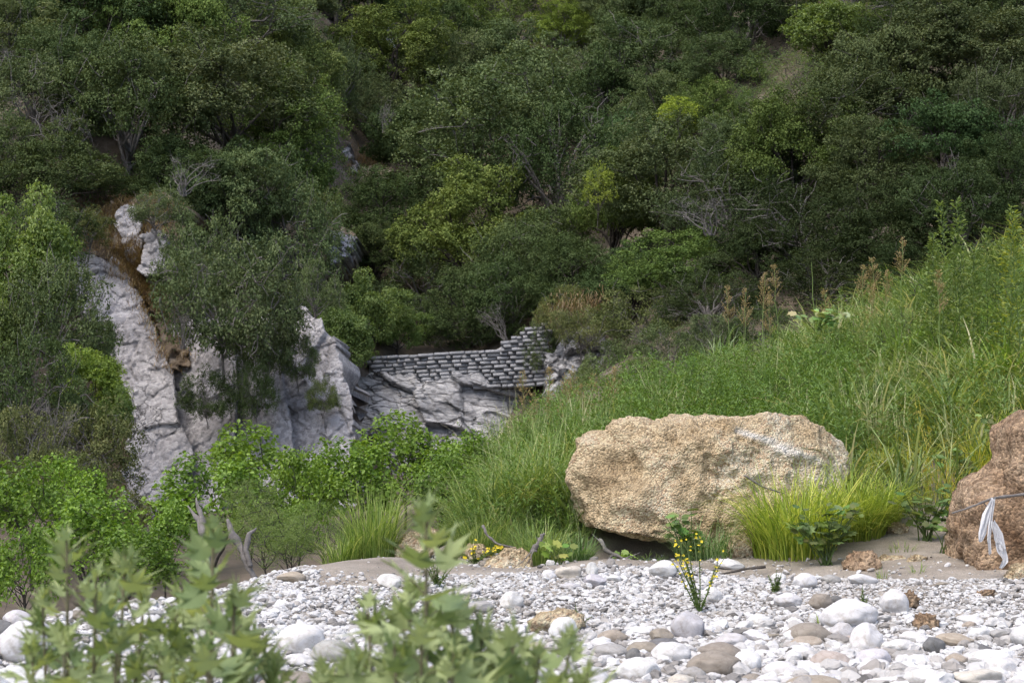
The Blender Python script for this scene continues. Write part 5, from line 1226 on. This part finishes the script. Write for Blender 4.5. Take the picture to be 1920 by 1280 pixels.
# yellow flowering plants
petal_v, petal_f, _ = leaves_np(np.zeros((5, 3)), np.array([(math.cos(a) * -.3, math.sin(a) * -.3, 1) for a in np.arange(5) * 1.2566]), np.array([(math.cos(a), math.sin(a), .25) for a in np.arange(5) * 1.2566]), 1.0, .95, True)
flower_me = mesh('flower', petal_v, petal_f, [M_flower], {'rnd': np.repeat(np.linspace(0, 1, 5), 6)})
def flowering(x, y, d, hpx, wpx, nst, nfl, label, seed, fs=.011):
    r = np.random.default_rng(seed); b = at(x, y, d); b[2] = float(gz(b[0], b[1])); s = d / FPX
    root = empty('flowering_plant', b, label, 'plant'); g = Geo(); lf = Geo()
    for k in range(nst):
        u0 = 0 if k == 0 else r.uniform(-.5, .5)
        e = np.array((u0 * wpx * s, r.uniform(-.25, .25) * wpx * s, hpx * s * (1 if k == 0 else r.uniform(.55, .92))))
        p = curvy((0, 0, 0), e, 8, .07, .04, r); g.add(*tube(p, np.linspace(.006, .002, 8), 5, False), .4)
        m = 40; u = r.uniform(.08, .8, m); c = np.stack([np.interp(u, np.linspace(0, 1, 8), p[:, i]) for i in range(3)], 1); az = r.uniform(0, 6.28, m)
        out = np.stack([np.cos(az), np.sin(az), .5 + 0 * az], 1)
        v, f, kk = leaves_np(c, (0, 0, 1) + r.normal(0, .3, (m, 3)), out, .035 * (1.2 - u), .012); lf.add(v, f, np.repeat(r.uniform(0, .8, m), kk))
        for _ in range(nfl):
            u = r.uniform(.45, 1); c = np.array([np.interp(u, np.linspace(0, 1, 8), p[:, i]) for i in range(3)]) + r.normal(0, .012, 3)
            o = obj('flower', flower_me, root, c); o.scale = (fs * r.uniform(.7, 1.2),) * 3; o.rotation_euler = (r.uniform(.3, 1.5), 0, r.uniform(-1.2, 1.2))
    obj('stem', g.mesh('stem', M_herb, True), root); obj('foliage', lf.mesh('foliage', M_herb), root)
flowering(1312, 1150, 11.6, 165, 130, 10, 7, 'tall yellow-flowered plant standing in the gravel before the boulder', 1)
flowering(890, 1065, 14.6, 45, 110, 8, 4, 'low yellow-flowered plant between cream rock and central sapling', 2, .015)
flowering(1455, 1125, 12.2, 45, 30, 5, 0, 'small flowerless green weed in the gravel right of the flowers', 3)
flowering(1620, 1150, 11.3, 55, 40, 5, 0, 'thin green weed behind the largest white stone', 4)
flowering(1080, 1165, 11.0, 45, 60, 5, 0, 'small trailing green weed behind the orange-brown clod', 5)
flowering(820, 1120, 12.6, 75, 70, 8, 0, 'wispy green weed behind the central sapling stem', 6)
tussock('grass_tuft', 1540, 1180, 10.9, 26, .17, .03, .007, (.2, .8), GG, 'tiny grass tuft at the left of the largest white stone', seed=31)
tussock('grass_tuft', 1655, 1082, 12.9, 24, .16, .04, .006, (.2, .8), GG, 'tiny grass tuft on the gravel below the flat tan rock', seed=32)
tussock('grass_tuft', 1720, 1078, 13.0, 24, .18, .05, .006, (.2, .8), GG, 'tiny grass tuft on the gravel left of the right boulder', seed=33)
tussock('grass_tuft', 1690, 1030, 14.2, 60, .14, .12, .006, (.2, .9), GG, 'sparse low grass on the sand slope', seed=34)

# ------------------------------------------------------------------ dead wood, rag
def stick(name, pts, d, r0, r1, label, seed, subs=(), mat=None, cat='branch', amp=.06):
    r = np.random.default_rng(seed); g = Geo(); P = np.array([at(x, y, d + dd) for x, y, dd in pts]); o0 = P[0].copy(); P -= o0
    t = np.linspace(0, 1, len(P)); tt = np.linspace(0, 1, 24); q = np.stack([np.interp(tt, t, P[:, i]) for i in range(3)], 1)
    for _ in range(2): q[1:-1] = (q[:-2] + q[1:-1] * 2 + q[2:]) / 4
    q += amp * r0 * 6 * np.stack([vnoise(np.c_[tt * 9, tt * 0 + s, tt * 0 + seed], s) for s in (1, 2, 3)], 1)
    rad = np.linspace(r0, r1, 24) * (1 + .25 * vnoise(np.c_[tt * 14, tt * 0, tt * 0 + seed], 6))
    g.add(*tube(q, rad, 8))
    for (u, x, y, dd, rr) in subs:
        k = int(u * 23); e = at(x, y, d + dd) - o0; g.add(*tube(curvy(q[k], e, 8, .2, 0, r), np.linspace(rr, rr * .25, 8), 6, False))
    ob = obj(name, g.mesh(name, mat or M_twig, True), None, o0); return tag(ob, label, cat)
# weathered snag: forked stump
def snag(name, base, prongs, d, label, seed):
    r = np.random.default_rng(seed); g = Geo(); o0 = at(*base, d)
    for pts, rads in prongs:
        P = np.array([at(x, y, d + .05 * i) for i, (x, y) in enumerate(pts)]) - o0
        tt = np.linspace(0, 1, 26); t = np.linspace(0, 1, len(P)); q = np.stack([np.interp(tt, t, P[:, i]) for i in range(3)], 1)
        rr = np.interp(tt, t, rads) * .62 * d / FPX
        v, f = tube(q, rr, 14); n = fbm(v * np.array((16, 16, 3.0)), 3, seed); v = v + .012 * n[:, None] * np.array((1, 1, .1)); g.add(v, f)
    ob = obj(name, g.mesh(name, M_twig, True), None, o0); return tag(ob, label, 'stump')
snag('dead_stump', (378, 1085), [([(380, 1090), (376, 1050), (384, 1010), (372, 975), (350, 948)], [13, 13, 14, 9, 2]), ([(382, 1090), (384, 1040), (384, 1000), (376, 965), (369, 932)], [12, 13, 13, 9, 2.5]), ([(388, 1080), (392, 1030), (391, 985)], [9, 8, 3])], 13.6, 'grey weathered forked snag standing left of the pebbles', 3)
snag('dead_stump', (470, 1090), [([(478, 1088), (466, 1060), (452, 1030), (436, 1000), (428, 972)], [7, 9, 11, 10, 3]), ([(470, 1062), (462, 1030), (468, 1000), (480, 990)], [6, 7, 6, 3])], 13.9, 'broken grey stump right of the forked snag', 5)
stick('driftwood', [(905, 985, .1), (915, 1005, .05), (935, 1020, 0), (965, 1026, 0)], 14.6, .014, .008, 'curved grey stick lying in grass above the cream rock', 1)
stick('driftwood', [(1125, 1010, .2), (1135, 1030, .1), (1160, 1042, 0), (1185, 1052, 0)], 14.7, .022, .012, 'crooked driftwood branch in the shade under the big boulder', 2, [(.6, 1128, 1065, -.1, .012), (.8, 1200, 1035, .1, .009), (.3, 1110, 1000, .2, .01)])
stick('driftwood', [(1290, 1088, 0), (1340, 1078, 0), (1400, 1066, 0), (1436, 1062, 0)], 13.6, .007, .013, 'dark strip of bark litter along the sand edge', 3, (), M_bark)
stick('driftwood', [(1000, 1035, 0), (1012, 1012, 0), (1020, 1000, 0)], 14.5, .03, .01, 'dead root tuft standing on the cream rock', 4, [(.5, 1030, 1020, 0, .008), (.3, 985, 1060, -.2, .008), (.2, 940, 1080, -.25, .006), (.6, 1003, 1005, 0, .006)])
stick('twig', [(1784, 962, 0), (1820, 950, -.02), (1860, 934, -.05), (1925, 925, 0)], 12.55, .006, .013, 'grey twig sticking across the front of the right boulder', 5, [(.55, 1862, 965, -.03, .006)])
stick('driftwood', [(1395, 890, 0), (1430, 912, 0), (1470, 925, 0)], 14.6, .008, .006, 'thin dry stalk crossing the yellow tussock', 6)
# plastic rag on the twig
def ribbon(pts, widths, d, seed):
    r = np.random.default_rng(seed); n = 22; m = 7; t = np.linspace(0, 1, len(pts)); tt = np.linspace(0, 1, n)
    P = np.array([at(x, y, d) for x, y in pts]); q = np.stack([np.interp(tt, t, P[:, i]) for i in range(3)], 1); wd = np.interp(tt, t, widths) * d / FPX
    u = np.linspace(-.5, .5, m); v = q[:, None] + np.stack([u[None] * wd[:, None], .018 * np.sin(u[None] * 13 + tt[:, None] * 4 + seed) - .01 * tt[:, None], .012 * vnoise(np.c_[np.repeat(tt * 9, m), np.tile(u * 5, n), np.full(n * m, seed)], 3).reshape(n, m)], -1)
    i = np.arange(n - 1)[:, None] * m; j = np.arange(m - 1)[None]
    return v.reshape(-1, 3), np.stack([i + j, i + j + 1, i + m + j + 1, i + m + j], -1).reshape(-1, 4)
g = Geo()
for k, (pts, wd) in enumerate((([(1862, 934), (1850, 965), (1842, 1000), (1836, 1016)], [8, 14, 14, 4]), ([(1863, 934), (1858, 975), (1853, 1010), (1855, 1038)], [7, 7, 6, 4]), ([(1862, 975), (1872, 1000), (1876, 1030), (1884, 1050), (1876, 1065)], [6, 16, 18, 10, 8]), ([(1860, 978), (1868, 1010), (1880, 1030)], [5, 10, 12]))):
    v, f = ribbon(pts, wd, 12.46 - .01 * k, k); g.add(v, f)
rag = obj('plastic_rag', g.mesh('plastic_rag', M_plastic, True)); tag(rag, 'torn white plastic rag knotted over the twig on the right boulder', 'rag')
